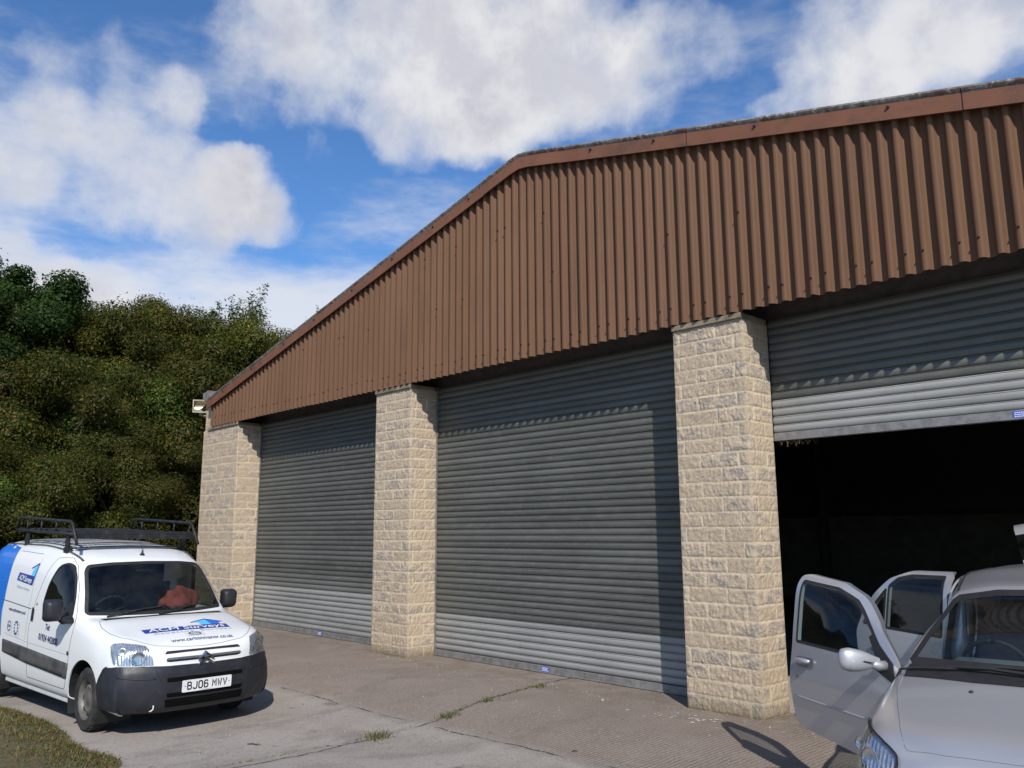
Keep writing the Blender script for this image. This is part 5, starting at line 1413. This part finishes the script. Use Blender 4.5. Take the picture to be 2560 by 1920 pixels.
for fr, sd in ((F_RIGHT, right), (F_LEFT, left)):
    for cx in (0, -2.40):
        ap = [(cx + .335 * math.cos(a), .285 + .345 * math.sin(a)) for a in np.linspace(-.5, PI + .5, 24)]
        bmesh.ops.delete(cb, geom=cut(cb, fr, ap, lambda c, s=sd: s(c) and c.z < .75, .2), context='FACES')
def make_door(fr, sd, sgn, poly, wins, hinge, ang, nm):
    sk = split_off(cb, cut(cb, fr, poly, lambda c, s=sd: s(c) and c.z > .2, .08))
    gl = [split_off(sk, cut(sk, fr, w, lambda c: c.z > .9, .05)) for w in wins]
    d = empty(nm, (hinge, sgn * .80, 0)); d.parent = car; d.rotation_euler = (0, 0, ang)
    off = Matrix.Translation((-hinge, -sgn * .80, 0))
    for b in [sk] + gl: bmesh.ops.transform(b, matrix=off, verts=b.verts)
    # inner trim: the skin moved inwards
    sk.normal_update(); inn = copyfaces(sk, sk.faces[:], 0)
    for v in inn.verts: v.co.y -= sgn * (.085 if v.co.z < .93 else .035)
    thicken(sk, .035)
    bm_obj('door_skin', sk, M_SILVER, d, angle=40)
    bm_obj('inner_trim', inn, M_SGREY, d, angle=40)
    gs = []
    for b, w in zip(gl, wins):
        bmesh.ops.remove_doubles(b, verts=b.verts, dist=1e-4)
        g = bm_obj('window', b, M_CGLASS, d, angle=None); gs.append(g)
        vs, fs = strip(cskin, fr, w, .012, .002); vs = [off @ v for v in vs]; MB().add(vs, fs).build('window_seal', M_RUBBER, g, fix=False)
    return d, off, gs
OPEN = R(54)
fdr, foff, fgs = make_door(F_RIGHT, right, -1, fd_poly, [fw_poly], -.46, OPEN, 'front_door')
rdr, roff, rgs = make_door(F_RIGHT, right, -1, rd_poly, [rw_poly, qw_poly], -1.76, R(59), 'rear_door')
tag(fdr, 'open front door on the driver side'); tag(rdr, 'open rear door with a quarter window')
fdl, loff, lgs = make_door(F_LEFT, left, 1, fd_poly, [fw_poly], -.46, 0, 'front_door')
rdl, loff2, lgs2 = make_door(F_LEFT, left, 1, rd_poly, [rw_poly, qw_poly], -1.76, 0, 'rear_door')
# tailgate opening at the back
tg_poly = [(-.60, .62), (-.62, .95), (-.56, 1.30), (-.48, 1.36), (.48, 1.36), (.56, 1.30), (.62, .95), (.60, .62)]
ch_poly = rounded([(-.24, -.722), (-.03, -.70), (.22, -.637), (.48, -.562), (.605, -.512), (.645, -.33), (.66, 0), (.645, .33), (.605, .512), (.48, .562), (.22, .637), (-.03, .70), (-.24, .722), (-.09, .33), (-.06, 0), (-.09, -.33)], .03, 2)
chb = split_off(cb, cut(cb, F_TOP, ch_poly, lambda c: c.z > .62, .25))
body2 = bm_obj('body', thicken(cb, .015), M_SILVER, car, angle=42)
cbon = bm_obj('bonnet', thicken(chb, .012), M_SILVER, car, angle=42)
cwind = bm_obj('windscreen', cwsb, M_GLASS, car, angle=None)
vs, fs = strip(cskin, F_FRONT, cws, .026, .003); MB().add(vs, fs).build('screen_seal', M_RUBBER, cwind, fix=False)
def cseam(fr, pts, parent, r=.003):
    l = cskin.line(fr, pts, -.001, .03)
    if len(l) > 1: MB().tube(l, r, 5).build('panel_gap', M_SEAM, parent, fix=False)
cseam(F_TOP, ch_poly + [ch_poly[0]], cbon, .0016)
# raised feature along the wing edge of the bonnet
# sills and pillars seen through the open doors
for sgn in (-1, 1):
    MB().box(-2.0, -.42, sgn * .75 - .05, sgn * .75 + .05, .19, .28, 0, .015).build('sill', M_SILVER, body2)
    MB().tube([(-1.70, sgn * .70, .25), (-1.70, sgn * .70, .93), (-1.72, sgn * .62, 1.42)], [.08, .07, .045], 8).build('pillar', M_SILVER, body2, smooth=True)
    MB().tube([(-1.58, sgn * .63, 1.28), (-1.36, sgn * .60, .85), (-1.25, sgn * .40, .62)], [.012, .018, .018], 6).build('seat_belt', simple('belt_webbing', (.20, .20, .21), .8), car)
# door furniture
for (fr, sgn, d, off, hx) in ((F_RIGHT, -1, fdr, foff, -1.42), (F_RIGHT, -1, rdr, roff, -2.42), (F_LEFT, 1, fdl, loff, -1.42), (F_LEFT, 1, rdl, loff2, -2.42)):
    zc = .845
    pt = cskin.patch(fr, rounded([(hx - .10, zc - .032), (hx + .10, zc - .040), (hx + .10, zc + .035), (hx - .10, zc + .032)], .028, 3), .0025, .03); pt.v = [tuple(off @ Vector(v)) for v in pt.v]
    cup = pt.build('handle_recess', simple('recess_silver', (.20, .205, .21), .4, .4), d, smooth=True, fix=False)
    q0 = cskin.drop(fr, hx - .085, zc + .004, .020); q1 = cskin.drop(fr, hx + .085, zc + .010, .022); qm = cskin.drop(fr, hx, zc + .008, .032)
    MB().tube([off @ q0, off @ (q0 * .5 + qm * .5 + Vector((0, sgn * .004, 0))), off @ qm, off @ (q1 * .5 + qm * .5 + Vector((0, sgn * .004, 0))), off @ q1], [.012, .018, .019, .018, .012], 10).build('handle', M_SILVER, d, smooth=True)
    if hx > -1.5:
        c = [cskin.drop(fr, hx - .085 + .014 * math.cos(a), .735 + .014 * math.sin(a), .004) for a in np.linspace(0, 2 * PI, 11)[:-1]]
        MB().add([off @ p for p in c], [tuple(range(10))]).build('lock', M_CHROME, d, fix=False)
        pt = cskin.patch(fr, [(-.535, .955), (-.665, .950), (-.80, 1.085), (-.775, 1.105)], .004, .03); pt.v = [tuple(off @ Vector(v)) for v in pt.v]; pt.build('mirror_sail', M_RUBBER, d, fix=False)
        pt = cskin.patch(fr, [(-.475, .83), (-.66, .90), (-.66, .955), (-.535, .955)], .004, .03); pt.v = [tuple(off @ Vector(v)) for v in pt.v]; pt.build('mirror_base', M_RUBBER, d, fix=False)
        mr = empty('door_mirror', off @ Vector((-.60, sgn * .80, .955))); mr.parent = d
        secs = [(.03, .020, .026, .008), (.07, .032, .036, .012), (.12, .046, .052, .018), (.18, .055, .066, .024), (.24, .054, .072, .030), (.285, .042, .062, .034), (.305, .020, .036, .036), (.310, .006, .012, .036)]
        m = bmesh.new(); rings = []
        for (q, hx_, hz, zc_) in secs:
            rg_ = []
            for k in range(20):
                a = 2 * PI * k / 20; c_, s_ = math.cos(a), math.sin(a)
                x = hx_ * math.copysign(abs(c_) ** .75, c_); z = hz * math.copysign(abs(s_) ** .75, s_)
                rg_.append(m.verts.new((x if x > -.02 else -.02, sgn * q, zc_ + z)))
            rings.append(rg_)
        for i in range(len(rings) - 1):
            for k in range(20): m.faces.new((rings[i][k], rings[i][(k + 1) % 20], rings[i + 1][(k + 1) % 20], rings[i + 1][k]))
        m.faces.new(rings[0]); m.faces.new(rings[-1]); bmesh.ops.recalc_face_normals(m, faces=m.faces)
        bm_obj('housing', m, M_SILVER, mr, angle=50)
        MB().tube([(.0, sgn * -.01, -.02), (.012, sgn * .05, -.012), (.012, sgn * .11, .005)], [.035, .030, .024], 10).build('arm', M_SILVER, mr, smooth=True)
        MB().tube([(.055, sgn * .10, .010), (.052, sgn * .17, .022), (.045, sgn * .23, .026)], [.002, .006, .001], 6).build('accent_groove', M_SEAM, mr, smooth=True)
        MB().box(-.025, -.0225, sgn * .185 - .09, sgn * .185 + .09, -.02, .078).build('mirror_glass', M_CHROME, mr)
    # rubbing crease
    for z0 in (.585,):
        l = cskin.line(fr, [(-.50, z0), (-1.55, z0 + .015)] if hx > -1.5 else [(-1.82, z0 + .017), (-2.30, z0 + .03)], .0005, .05); MB().tube([off @ p for p in l], [.003] + [.009] * (len(l) - 2) + [.003], 6).build('body_crease', M_SILVER, d, smooth=True, fix=False)
# headlamps
ch = [(-.505, .712), (-.60, .722), (-.68, .735), (-.735, .748)]
for sgn in (-1, 1):
    # outline given in a three-quarter view: across the corner and up
    fr = Frame((-.62, sgn * .785, 0), (0, 0, 1), (.785, sgn * .62, 0))
    def cq(x, y, z): return (x * -.62 + y * .785, z)
    hlp = rounded([cq(.20, .79, .758), cq(.27, .775, .772), cq(.38, .735, .758), cq(.50, .665, .735), cq(.575, .60, .710), cq(.61, .54, .685), cq(.63, .515, .64), cq(.60, .62, .545), cq(.56, .70, .535), cq(.50, .745, .565), cq(.36, .785, .66)], .02, 3)
    lamp = empty('headlight', (0, 0, 0)); lamp.parent = car
    cskin.patch(fr, hlp, .003, .02).build('reflector', M_REFL2, lamp, smooth=True, fix=False)
    cskin.patch(fr, hlp, .014, .03).build('lens', M_LENS, lamp, smooth=True, fix=False)
    vs, fs = strip(cskin, fr, hlp, .006, .010); MB().add(vs, fs).build('lamp_rim', M_RUBBER, lamp, fix=False)
    for (x, y, z, r) in ((.535, .655, .612, .058), (.40, .745, .668, .036)):
        c = cskin.near((x, sgn * y, z), .004); n = Vector((.85, sgn * .5, .15)).normalized(); Mq = Matrix.Translation(c) @ n.to_track_quat('Z', 'Y').to_matrix().to_4x4()
        mb = MB(); mb.lathe([(r, .008), (r * .93, .012), (r * .75, .003), (r * .4, -.001), (.001, .0)], 24, 'z'); mb.v = [tuple(Mq @ Vector(v)) for v in mb.v]; mb.build('lamp_bowl', M_CHROME, lamp, smooth=True)
# grille and front bumper details
cskin.patch(F_FRONT, rounded([(-.50, .605), (-.44, .655), (0, .690), (.44, .655), (.50, .605), (.40, .575), (0, .570), (-.40, .575)], .02, 2), .004, .03).build('grille', M_RUBBER, car, smooth=True, fix=False)
for k in range(3):
    l = cskin.line(F_FRONT, [(-.42, .598 + k * .022), (0, .604 + k * .026), (.42, .598 + k * .022)], .010, .04); MB().tube(l, .006, 6).build('grille_bar', M_CHROME, car, fix=False, smooth=True)
cskin.patch(F_FRONT, rounded([(-.42, .26), (-.45, .36), (.45, .36), (.42, .26)], .02, 2), .004, .04).build('lower_intake', M_RUBBER, car, smooth=True, fix=False)
# scuttle, wipers, washer jets
cskin.patch(F_TOP, [(-.19, -.70), (-.085, -.33), (-.055, 0), (-.085, .33), (-.19, .70), (-.40, .715), (-.30, .40), (-.245, 0), (-.30, -.40), (-.40, -.715)], .004, .035).build('scuttle_panel', M_RUBBER, car, smooth=True, fix=False)
for (y0, y1) in ((.50, -.10), (-.02, -.62)):
    a, b = cskin.drop(F_TOP, -.20, y0, .022), cskin.drop(F_TOP, -.275, y1 + .12, .028)
    w = MB().tube([a, (a + b) / 2 + Vector((0, 0, .012)), b], [.013, .010, .007], 6)
    bl = [cskin.drop(F_TOP, -.262 - .03 * abs(s_), y1 + .13 + .32 * s_, .020) for s_ in np.linspace(-1, 1, 9)]; w.tube(bl, .009, 6); w.build('wiper', M_RUBBER, car)
for y in (-.31, .31):
    q = cskin.drop(F_TOP, .05, y, .0); MB().lathe([(.012, 0), (.011, .006), (.004, .011), (.0005, .011)], 10, 'z', o=q).build('washer_jet', M_RUBBER, car, smooth=True)
# roof edge trims
for sgn in (-1, 1):
    l = cskin.line(F_TOP, [(-1.05, sgn * .545), (-1.5, sgn * .590), (-2.3, sgn * .600), (-2.7, sgn * .575)], .002, .05); MB().tube(l, .007, 6).build('roof_trim', M_RUBBER, body2, fix=False)
# cabin
MB().box(-.80, -.30, -.68, .68, .62, .90, 0, .06).obox(Matrix.Translation((-.60, -.34, .945)) @ Matrix.Rotation(.12, 4, 'Y'), .32, .42, .10, 0, .045).obox(Matrix.Translation((-.50, .2, .905)), .40, .85, .05, 0, .02).build('dashboard', M_DASHG, car, smooth=True)
swm = Matrix.Translation((-.86, -.34, .94)) @ Matrix.Rotation(R(-66), 4, 'Y')
mb = MB().tube([swm @ Vector((.18 * math.cos(a), .18 * math.sin(a), 0)) for a in np.linspace(0, 2 * PI, 33)], .014, 8)
for a in (.2, PI - .2, -PI / 2): mb.tube([swm @ Vector((0, 0, -.02)), swm @ Vector((.175 * math.sin(a), .175 * math.cos(a), 0))], .014, 6)
mb.tube([swm @ Vector((0, 0, 0)), swm @ Vector((0, 0, -.25))], [.06, .03], 10).build('steering_wheel', M_RUBBER, car, smooth=True)
M_CSEAT = simple('pale_seat_cloth', (.10, .105, .11), .95, var=.25, scale=18)
for y in (-.35, .35): seat(car, -1.30, y, .40, M_CSEAT, lean=.30)
MB().box(-2.45, -2.0, -.62, .62, .42, .56, 0, .05).obox(Matrix.Translation((-2.45, 0, .78)) @ Matrix.Rotation(-.25, 4, 'Y'), .14, 1.22, .50, 0, .05).build('rear_bench', M_CSEAT, car, smooth=True)
MB().box(-2.9, .1, -.66, .66, .20, .26).build('floor_pan', M_BLACKI, car)
MB().box(-.98, -.95, -.09, .09, 1.285, 1.335, 0, .012).build('rear_view_mirror', M_RUBBER, car)
# raised tailgate: outer skin, glass, lower panel
tg = empty('tailgate', (-2.80, 0, 1.455)); tg.parent = car; tg.rotation_euler = (0, R(36), 0); tag(tg, 'raised tailgate standing above the rear of the roof')
def tgp(prof, wfun, n=12):
    vs, fs = [], []
    for (x, z) in prof:
        for k in range(n + 1):
            s_ = -1 + 2 * k / n; w = wfun(x); vs.append((x - .05 * s_ * s_ * 0, s_ * w, z - .05 * abs(s_) ** 2.6))
    m_ = n + 1
    for i in range(len(prof) - 1):
        for k in range(n): fs.append((i * m_ + k, i * m_ + k + 1, (i + 1) * m_ + k + 1, (i + 1) * m_ + k))
    return vs, fs
wf = lambda x: .40 + .13 * min(1, max(0, -x / .62)) - .10 * max(0, (x + .06) / .06)
def solid_panel(prof, name, mat, t, par):
    b = bmesh.new(); vs, fs = tgp(prof, wf); vv = [b.verts.new(v) for v in vs]
    for f in fs: b.faces.new([vv[i] for i in f])
    bmesh.ops.recalc_face_normals(b, faces=b.faces)
    if sum(f.normal.z for f in b.faces) < 0: bmesh.ops.reverse_faces(b, faces=b.faces)
    thicken(b, t); return bm_obj(name, b, mat, par, angle=40)
solid_panel([(0, .0), (-.03, .035), (-.08, .045), (-.12, .040), (-.14, .03)], 'spoiler', M_SILVER, .03, tg)
solid_panel([(-.13, .022), (-.30, .022), (-.50, .018)], 'rear_window', M_GLASSD, .006, tg)
solid_panel([(-.49, .022), (-.56, .03), (-.66, .0), (-.72, -.06), (-.73, -.12)], 'lower_panel', M_SILVER, .04, tg)
MB().tube([(-.50, 0, .03), (-.42, .05, .04), (-.24, .28, .045)], [.012, .008, .005], 6).build('rear_wiper', M_RUBBER, tg)
# wheels
M_ALLOY = simple('wheel_silver', (.42, .42, .43), .4, .6, var=.15)
for cx, st_ in ((0, 0), (-2.40, 0)):
    for sgn in (-1, 1): wheel(car, cx, sgn * .71, .282, .282, .165, .175, sgn, st_, mats=M_ALLOY, holes=7)
for sgn in (-1, 1):
    for cx in (0, -2.40):
        vs = []
        for a in np.linspace(-.5, PI + .5, 24):
            x, z = cx + .340 * math.cos(a), .285 + .35 * math.sin(a); vs += [(x, sgn * .785, z), (x, sgn * .48, z)]
        fs = [(2 * i, 2 * i + 2, 2 * i + 3, 2 * i + 1) for i in range(23)]; n0 = len(vs); vs += [(cx, sgn * .48, .3)]; fs += [(2 * i + 1, 2 * i + 3, n0) for i in range(23)]
        MB().add(vs, fs).build('wheel_arch_liner', M_RUBBER, body2, fix=False)
# ------------------------------------------------------------------ wooded bank beyond the unit
def bank(x, y):
    d = (-14.8 - x) * .93 + .0 * y
    back = np.maximum(0, np.asarray(y, float) - 15.5) * .8
    d = np.maximum(d, np.where(np.asarray(y) > 15.5, back, -99))
    return 4.3 * sstep(.2, 13, d) + 2.2 * sstep(13, 34, d) - .35
t = NT('bank_soil'); n = t.noise(1.5, 6, .7); n2 = t.noise(9, 5, .7)
t.set(color=t.mix(t.rng(n, .3, .7), t.mix(t.rng(n2, .3, .7), (.025, .022, .012), (.045, .05, .018)), (.05, .055, .018)), rough=.95, spec=.1); t.bump(n2, .8, .05)
xs = np.linspace(-75, -14.6, 70); ys = np.linspace(-45, 60, 110); XX, YY = np.meshgrid(xs, ys, indexing='ij')
ZZ = bank(XX, YY) + .35 * fbm(XX * .35, YY * .35, 4, 3) * sstep(-15, -18, XX)
V = np.stack([XX, YY, ZZ], -1).reshape(-1, 3); I = np.arange(70 * 110).reshape(70, 110)
tag(mk('hillside', V, np.stack([I[:-1, :-1], I[1:, :-1], I[1:, 1:], I[:-1, 1:]], -1).reshape(-1, 4), t.mat, smooth=True), kind='structure')

def leaf_mat(name, gain=1.0):
    t = NT(name); c = t.attr(); t.n.remove(t.b)
    oi = t.new('ShaderNodeObjectInfo')
    hs = t.new('ShaderNodeHueSaturation'); t.l(c, hs.inputs['Color']); t.l(t.rng(oi.outputs['Random'], 0, 1, .78, 1.22), hs.inputs['Value']); t.l(t.rng(oi.outputs['Random'], 0, 1, .485, .512), hs.inputs['Hue'])
    d = t.new('ShaderNodeBsdfDiffuse'); tr = t.new('ShaderNodeBsdfTranslucent'); g = t.new('ShaderNodeBsdfGlossy'); g.inputs['Roughness'].default_value = .45
    t.l(hs.outputs[0], d.inputs['Color']); t.l(t.mix(.5, hs.outputs[0], (.10, .13, .01)), tr.inputs['Color']); g.inputs['Color'].default_value = (.5, .5, .5, 1)
    a = t.new('ShaderNodeMixShader'); a.inputs[0].default_value = .28; t.l(d.outputs[0], a.inputs[1]); t.l(tr.outputs[0], a.inputs[2])
    b = t.new('ShaderNodeMixShader'); b.inputs[0].default_value = .012; t.l(a.outputs[0], b.inputs[1]); t.l(g.outputs[0], b.inputs[2]); t.l(b.outputs[0], t.out.inputs['Surface'])
    return t.mat
M_LEAF = leaf_mat('leaf_green')
M_BARK = simple('bark', (.075, .06, .045), .95, var=.4, scale=14, bump=.8, bscale=30)

def crown_mesh(name, nl, rx, ry, rz, zc, nclump, clr, leaf, pal, palw, seed, upright=.4, hollow=.55, sparse=0.0, narrow=.5):
    """leaves gathered in clumps over an uneven crown; some clumps stick out"""
    rg = np.random.default_rng(seed)
    cl = []
    while len(cl) < nclump:
        d = rg.normal(size=3); d /= np.linalg.norm(d)
        if d[2] < -.75: continue
        r = hollow + (1 - hollow) * rg.random() ** .5
        r *= 1 + .30 * float(fbm(d[0] * 1.7 + seed, d[1] * 1.7 + d[2] * 1.3, 3, seed))
        cl.append((d[0] * rx * r, d[1] * ry * r, zc + d[2] * rz * r, clr * rg.uniform(.6, 1.35), rg.uniform(.7, 1.2)))
    cl = np.array(cl)
    w = cl[:, 3] ** 2; w /= w.sum(); ci = rg.choice(len(cl), nl, p=w)
    off = rg.normal(size=(nl, 3)); off /= np.linalg.norm(off, axis=1)[:, None]; off *= (rg.random(nl) ** .45)[:, None] * cl[ci, 3][:, None] * np.array([1, 1, .72])
    # a few twigs reach out of the clumps
    tw = rg.random(nl) < .05; off[tw] *= 1.3
    C = cl[ci, :3] + off
    n = off / np.linalg.norm(off, axis=1)[:, None]; n[:, 2] += upright; n += rg.normal(size=(nl, 3)) * .42; n /= np.linalg.norm(n, axis=1)[:, None]
    a = rg.normal(size=(nl, 3)); u = np.cross(n, a); u /= np.linalg.norm(u, axis=1)[:, None]; v = np.cross(n, u)
    s = leaf * rg.uniform(.6, 1.35, nl)[:, None]
    fold = n * s * .18
    P0 = C - u * s; P1 = C + v * s * narrow - fold; P2 = C + u * s; P3 = C - v * s * narrow - fold
    V = np.stack([P0, P1, P2, P3], 1).reshape(-1, 3); F = np.arange(nl * 4).reshape(nl, 4)
    pal = np.array(pal); k = rg.choice(len(pal), nl, p=np.array(palw) / sum(palw))
    cc = pal[k] * (cl[ci, 4] * rg.uniform(.85, 1.15, nl))[:, None]
    me_col = np.repeat(cc, 4, axis=0)
    o = mk(name, V, F, M_LEAF, col=me_col)
    COL.objects.unlink(o); me = o.data; bpy.data.objects.remove(o); return me, cl

def trunk_mesh(name, h, r, cl, zc, seed, nl=9):
    rg = random.Random(seed); mb = MB()
    top = zc * 1.05
    pts = [(0, 0, -.6), (rg.uniform(-.1, .1), rg.uniform(-.1, .1), h * .3), (rg.uniform(-.2, .2), rg.uniform(-.2, .2), h * .65), (rg.uniform(-.25, .25), rg.uniform(-.25, .25), top)]
    mb.tube(pts, [r * 1.25, r, r * .7, r * .3], 9)
    idx = list(range(len(cl))); rg.shuffle(idx)
    for i in idx[:nl]:
        c = cl[i]; z0 = max(.2, min(c[2] * .55, top * .9)); f = z0 / max(top, .1)
        s = Vector((pts[3][0] * f, pts[3][1] * f, z0)); e = Vector(c[:3]); m = s.lerp(e, .5) + Vector((rg.uniform(-.2, .2), rg.uniform(-.2, .2), .15))
        mb.tube([s, m, e], [r * .45, r * .28, r * .07], 6)
    o = mb.build(name, M_BARK, None, smooth=True); COL.objects.unlink(o); me = o.data; bpy.data.objects.remove(o); return me

OLIVE = [(.050, .058, .014), (.070, .072, .018), (.036, .050, .012), (.090, .078, .024), (.12, .085, .025), (.024, .036, .009)]
OLIVE = [(a * 1.12, b * 1.10, c * .90) for a, b, c in OLIVE]
DARK = [(.018, .036, .009), (.026, .048, .012), (.036, .058, .015), (.05, .068, .018)]
DARK = [(a * 1.0, b * 1.06, c * 1.0) for a, b, c in DARK]
MID = [(.035, .060, .014), (.052, .078, .018), (.075, .095, .024), (.024, .044, .011), (.11, .10, .03)]
MID = [(a * 1.12, b * 1.10, c * .90) for a, b, c in MID]
WILL = [(.066, .072, .024), (.088, .088, .032), (.05, .06, .018), (.11, .095, .035)]
WILL = [(a * 1.12, b * 1.10, c * .90) for a, b, c in WILL]
ASH = [(.050, .072, .020), (.072, .094, .028), (.10, .118, .038), (.036, .055, .015)]
ASH = [(a * 1.12, b * 1.10, c * .90) for a, b, c in ASH]
GOLD = [(.060, .066, .016), (.085, .080, .022), (.13, .105, .025), (.26, .17, .025), (.045, .055, .013)]
GOLD = [(a * 1.12, b * 1.10, c * .90) for a, b, c in GOLD]
KIND = {}
def kind(key, *a, **k):
    me, cl = crown_mesh(key + '_crown', *a, **k); KIND[key] = (me, trunk_mesh(key + '_trunk', a[4] * 1.1, .06 + a[1] * .028, cl, a[4], k['seed'], 34 if key == 'ash' else 12))
#      leaves  rx   ry   rz   zc  clumps clr leaf palette
kind('shrub_a', 90000, 2.2, 2.2, 1.8, 1.9, 34, .50, .029, OLIVE, [4, 4, 4, 3, 1, 3], seed=11)
kind('shrub_b', 90000, 2.4, 2.1, 2.1, 2.1, 32, .54, .031, MID, [4, 4, 3, 3, 1], seed=12)
kind('shrub_c', 90000, 2.2, 2.3, 2.3, 2.2, 38, .46, .027, GOLD, [5, 4, 2, .35, 4], seed=13)
kind('dark', 80000, 2.9, 2.9, 3.0, 4.2, 44, .66, .046, DARK, [4, 4, 3, 1], seed=14, narrow=.62)
kind('willow', 60000, 1.5, 1.5, 2.1, 2.2, 90, .32, .028, WILL, [4, 4, 3, 2], seed=15, upright=.9, narrow=.28)

def plant(key, name, az, dist, top, label, group, sx=1.0, rot=None, cat=None, base=None):
    """az: bearing from the yard corner where one stands; dist: metres; top: height reached above the yard"""
    a = R(az); x, y = 3.2 + dist * math.cos(a), -7.4 + dist * math.sin(a)
    z = float(bank(x, y)) if base is None else base
    crown, trunk = KIND[key]
    ht = HT.get(key)
    if ht is None:
        zz_ = np.zeros(len(crown.vertices) * 3, dtype=np.float32); crown.vertices.foreach_get('co', zz_); ht = HT[key] = float(np.percentile(zz_[2::3], 99.7))
    s = max(.55, (top - z) / ht)
    e = empty(name, (x, y, z)); e.scale = (s * sx, s * sx, s); e.rotation_euler[2] = random.uniform(0, 6.28) if rot is None else rot
    c = bpy.data.objects.new('crown', crown); link(c, e); tr_ = bpy.data.objects.new('trunk', trunk); link(tr_, e)
    tag(e, label, cat or ('tree' if key in ('dark', 'ash') else 'shrub'), group)
    return e
HT = {}
G1 = 'trees and shrubs on the wooded bank'
def spray_tree(key, seed, nb, h, leaf, pal, nleaf):
    rg = np.random.default_rng(seed); rr_ = random.Random(seed); mb = MB(); pal = np.array(pal); Vs, Cs = [], []
    mb.tube([(0, 0, -.6), (.05, .03, h * .25), (-.04, .08, h * .5), (.02, .05, h * .72)], [.12, .09, .06, .025], 8)
    for b in range(nb):
        a = rr_.uniform(0, 6.283); e = math.radians(rr_.uniform(18, 82)); z0 = h * rr_.uniform(.28, .70); L = h * rr_.uniform(.22, .42) * (1.15 - .35 * math.cos(e))
        d = Vector((math.cos(a) * math.cos(e), math.sin(a) * math.cos(e), math.sin(e))); p0 = Vector((.02, .05, z0)); side = Vector((-math.sin(a), math.cos(a), 0)) * rr_.uniform(-.25, .25)
        P_ = [p0, p0 + d * L * .5 + side * L * .4 + Vector((0, 0, .04)), p0 + d * L + side * L * .5 + Vector((0, 0, L * .15))]
        mb.tube(P_, [.026, .014, .004], 5)
        tt = rg.beta(2.6, 1.2, nleaf); c = np.array([list(P_[0] * (1 - t) ** 2 + P_[1] * 2 * t * (1 - t) + P_[2] * t * t) for t in tt])
        off = rg.normal(size=(nleaf, 3)) * (.05 + .15 * tt[:, None] * (1.15 - tt[:, None])) * h * .16; off[:, 2] *= .7; c = c + off
        n = rg.normal(size=(nleaf, 3)) * .6; n[:, 2] += 1.0; n += off * 2; n /= np.linalg.norm(n, axis=1)[:, None]
        u = np.cross(n, rg.normal(size=(nleaf, 3))); u /= np.linalg.norm(u, axis=1)[:, None]; v = np.cross(n, u); s_ = leaf * rg.uniform(.6, 1.4, nleaf)[:, None]
        Vs.append(np.stack([c - u * s_, c + v * s_ * .42, c + u * s_, c - v * s_ * .42], 1).reshape(-1, 3)); Cs.append(np.repeat(pal[rg.integers(0, len(pal), nleaf)] * rg.uniform(.8, 1.2, (nleaf, 1)), 4, axis=0))
    V_ = np.concatenate(Vs); o = mk(key + '_crown', V_, np.arange(len(V_)).reshape(-1, 4), M_LEAF, col=np.concatenate(Cs)); COL.objects.unlink(o); me = o.data; bpy.data.objects.remove(o)
    o = mb.build(key + '_trunk', M_BARK, None, smooth=True); COL.objects.unlink(o); tm = o.data; bpy.data.objects.remove(o); KIND[key] = (me, tm)
spray_tree('ash', 16, 80, 6.2, .048, [(a * 1.35, b * 1.3, c * 1.3) for a, b, c in ASH], 240)
# the ones that stand out
plant('dark', 'broadleaf_tree', 169.2, 27, 9.9, 'tallest dark green broadleaf tree rising above the shrubs at the far left', G1, 1.0, 1.0)
plant('dark', 'broadleaf_tree', 171.8, 25, 8.6, 'dark green tree half cut off by the edge of the view, beside the tallest tree', G1, .9, 2.3)
plant('ash', 'ash_tree', 155.8, 30, 10.2, 'open-crowned light green ash tree with sky showing through, above the roof corner', G1, .95, .4)
plant('ash', 'ash_tree', 153.6, 31, 8.7, 'thin wispy sapling leaning out just right of the open-crowned ash', G1, .7, 2.4)
plant('ash', 'ash_tree', 149.4, 33, 10.6, 'treetop of which only the tip shows over the roof slope', G1, .7, 1.3)
plant('willow', 'willow_bush', 160.9, 21.0, 4.6, 'upright olive willow bush close beside the stone corner pier', G1, 1.05, .2)
plant('willow', 'willow_bush', 163.6, 20.8, 3.9, 'feathery brownish willow bush behind the roof rack, left of the upright one', G1, 1.1, 1.7)
plant('shrub_c', 'gorse_bush', 159.6, 26, 6.9, 'large bush flecked with yellow in the middle of the bank', G1, .85, .9)
plant('shrub_c', 'gorse_bush', 161.6, 29, 9.0, 'rust-tinged bush on the skyline left of the ash', G1, .95, 2.0)
plant('shrub_b', 'elder_bush', 158.2, 24.0, 5.4, 'bright green elder bush behind the floodlight', G1, .8, 3.0)
# the dense thicket
LOWER = 'olive green shrub low in the thicket at the foot of the bank'
MIDL = 'brownish green shrub halfway up the thickly grown bank'
UPPER = 'shrub on the uneven skyline of the thickly grown bank'
rp = random.Random(21)
for i, az in enumerate(np.arange(163.0, 178, 1.95)):
    plant(('shrub_b', 'shrub_a', 'shrub_c')[i % 3], 'shrub', az + rp.uniform(-.5, .5), 20.3 + rp.uniform(-.4, .9), 3.2 + rp.uniform(-.5, .6), LOWER, 'shrubs at the foot of the bank', .9)
for i, az in enumerate(np.arange(158.0, 179, 1.9)):
    plant(('shrub_a', 'shrub_b', 'shrub_a', 'shrub_c')[i % 4], 'shrub', az + rp.uniform(-.5, .5), 23.6 + rp.uniform(-.6, .8), 5.5 + rp.uniform(-.6, .6), MIDL, 'shrubs halfway up the bank', .9)
for i, az in enumerate(np.arange(152.5, 178, 2.0)):
    el = .247 if az > 158 else .236
    dd = 28 + rp.uniform(-.6, 1.2)
    plant(('shrub_c', 'shrub_a', 'shrub_b')[i % 3], 'shrub', az + rp.uniform(-.6, .6), dd, 1.77 + el * dd + rp.uniform(-.55, .35), UPPER, 'shrubs along the top of the bank', .9)
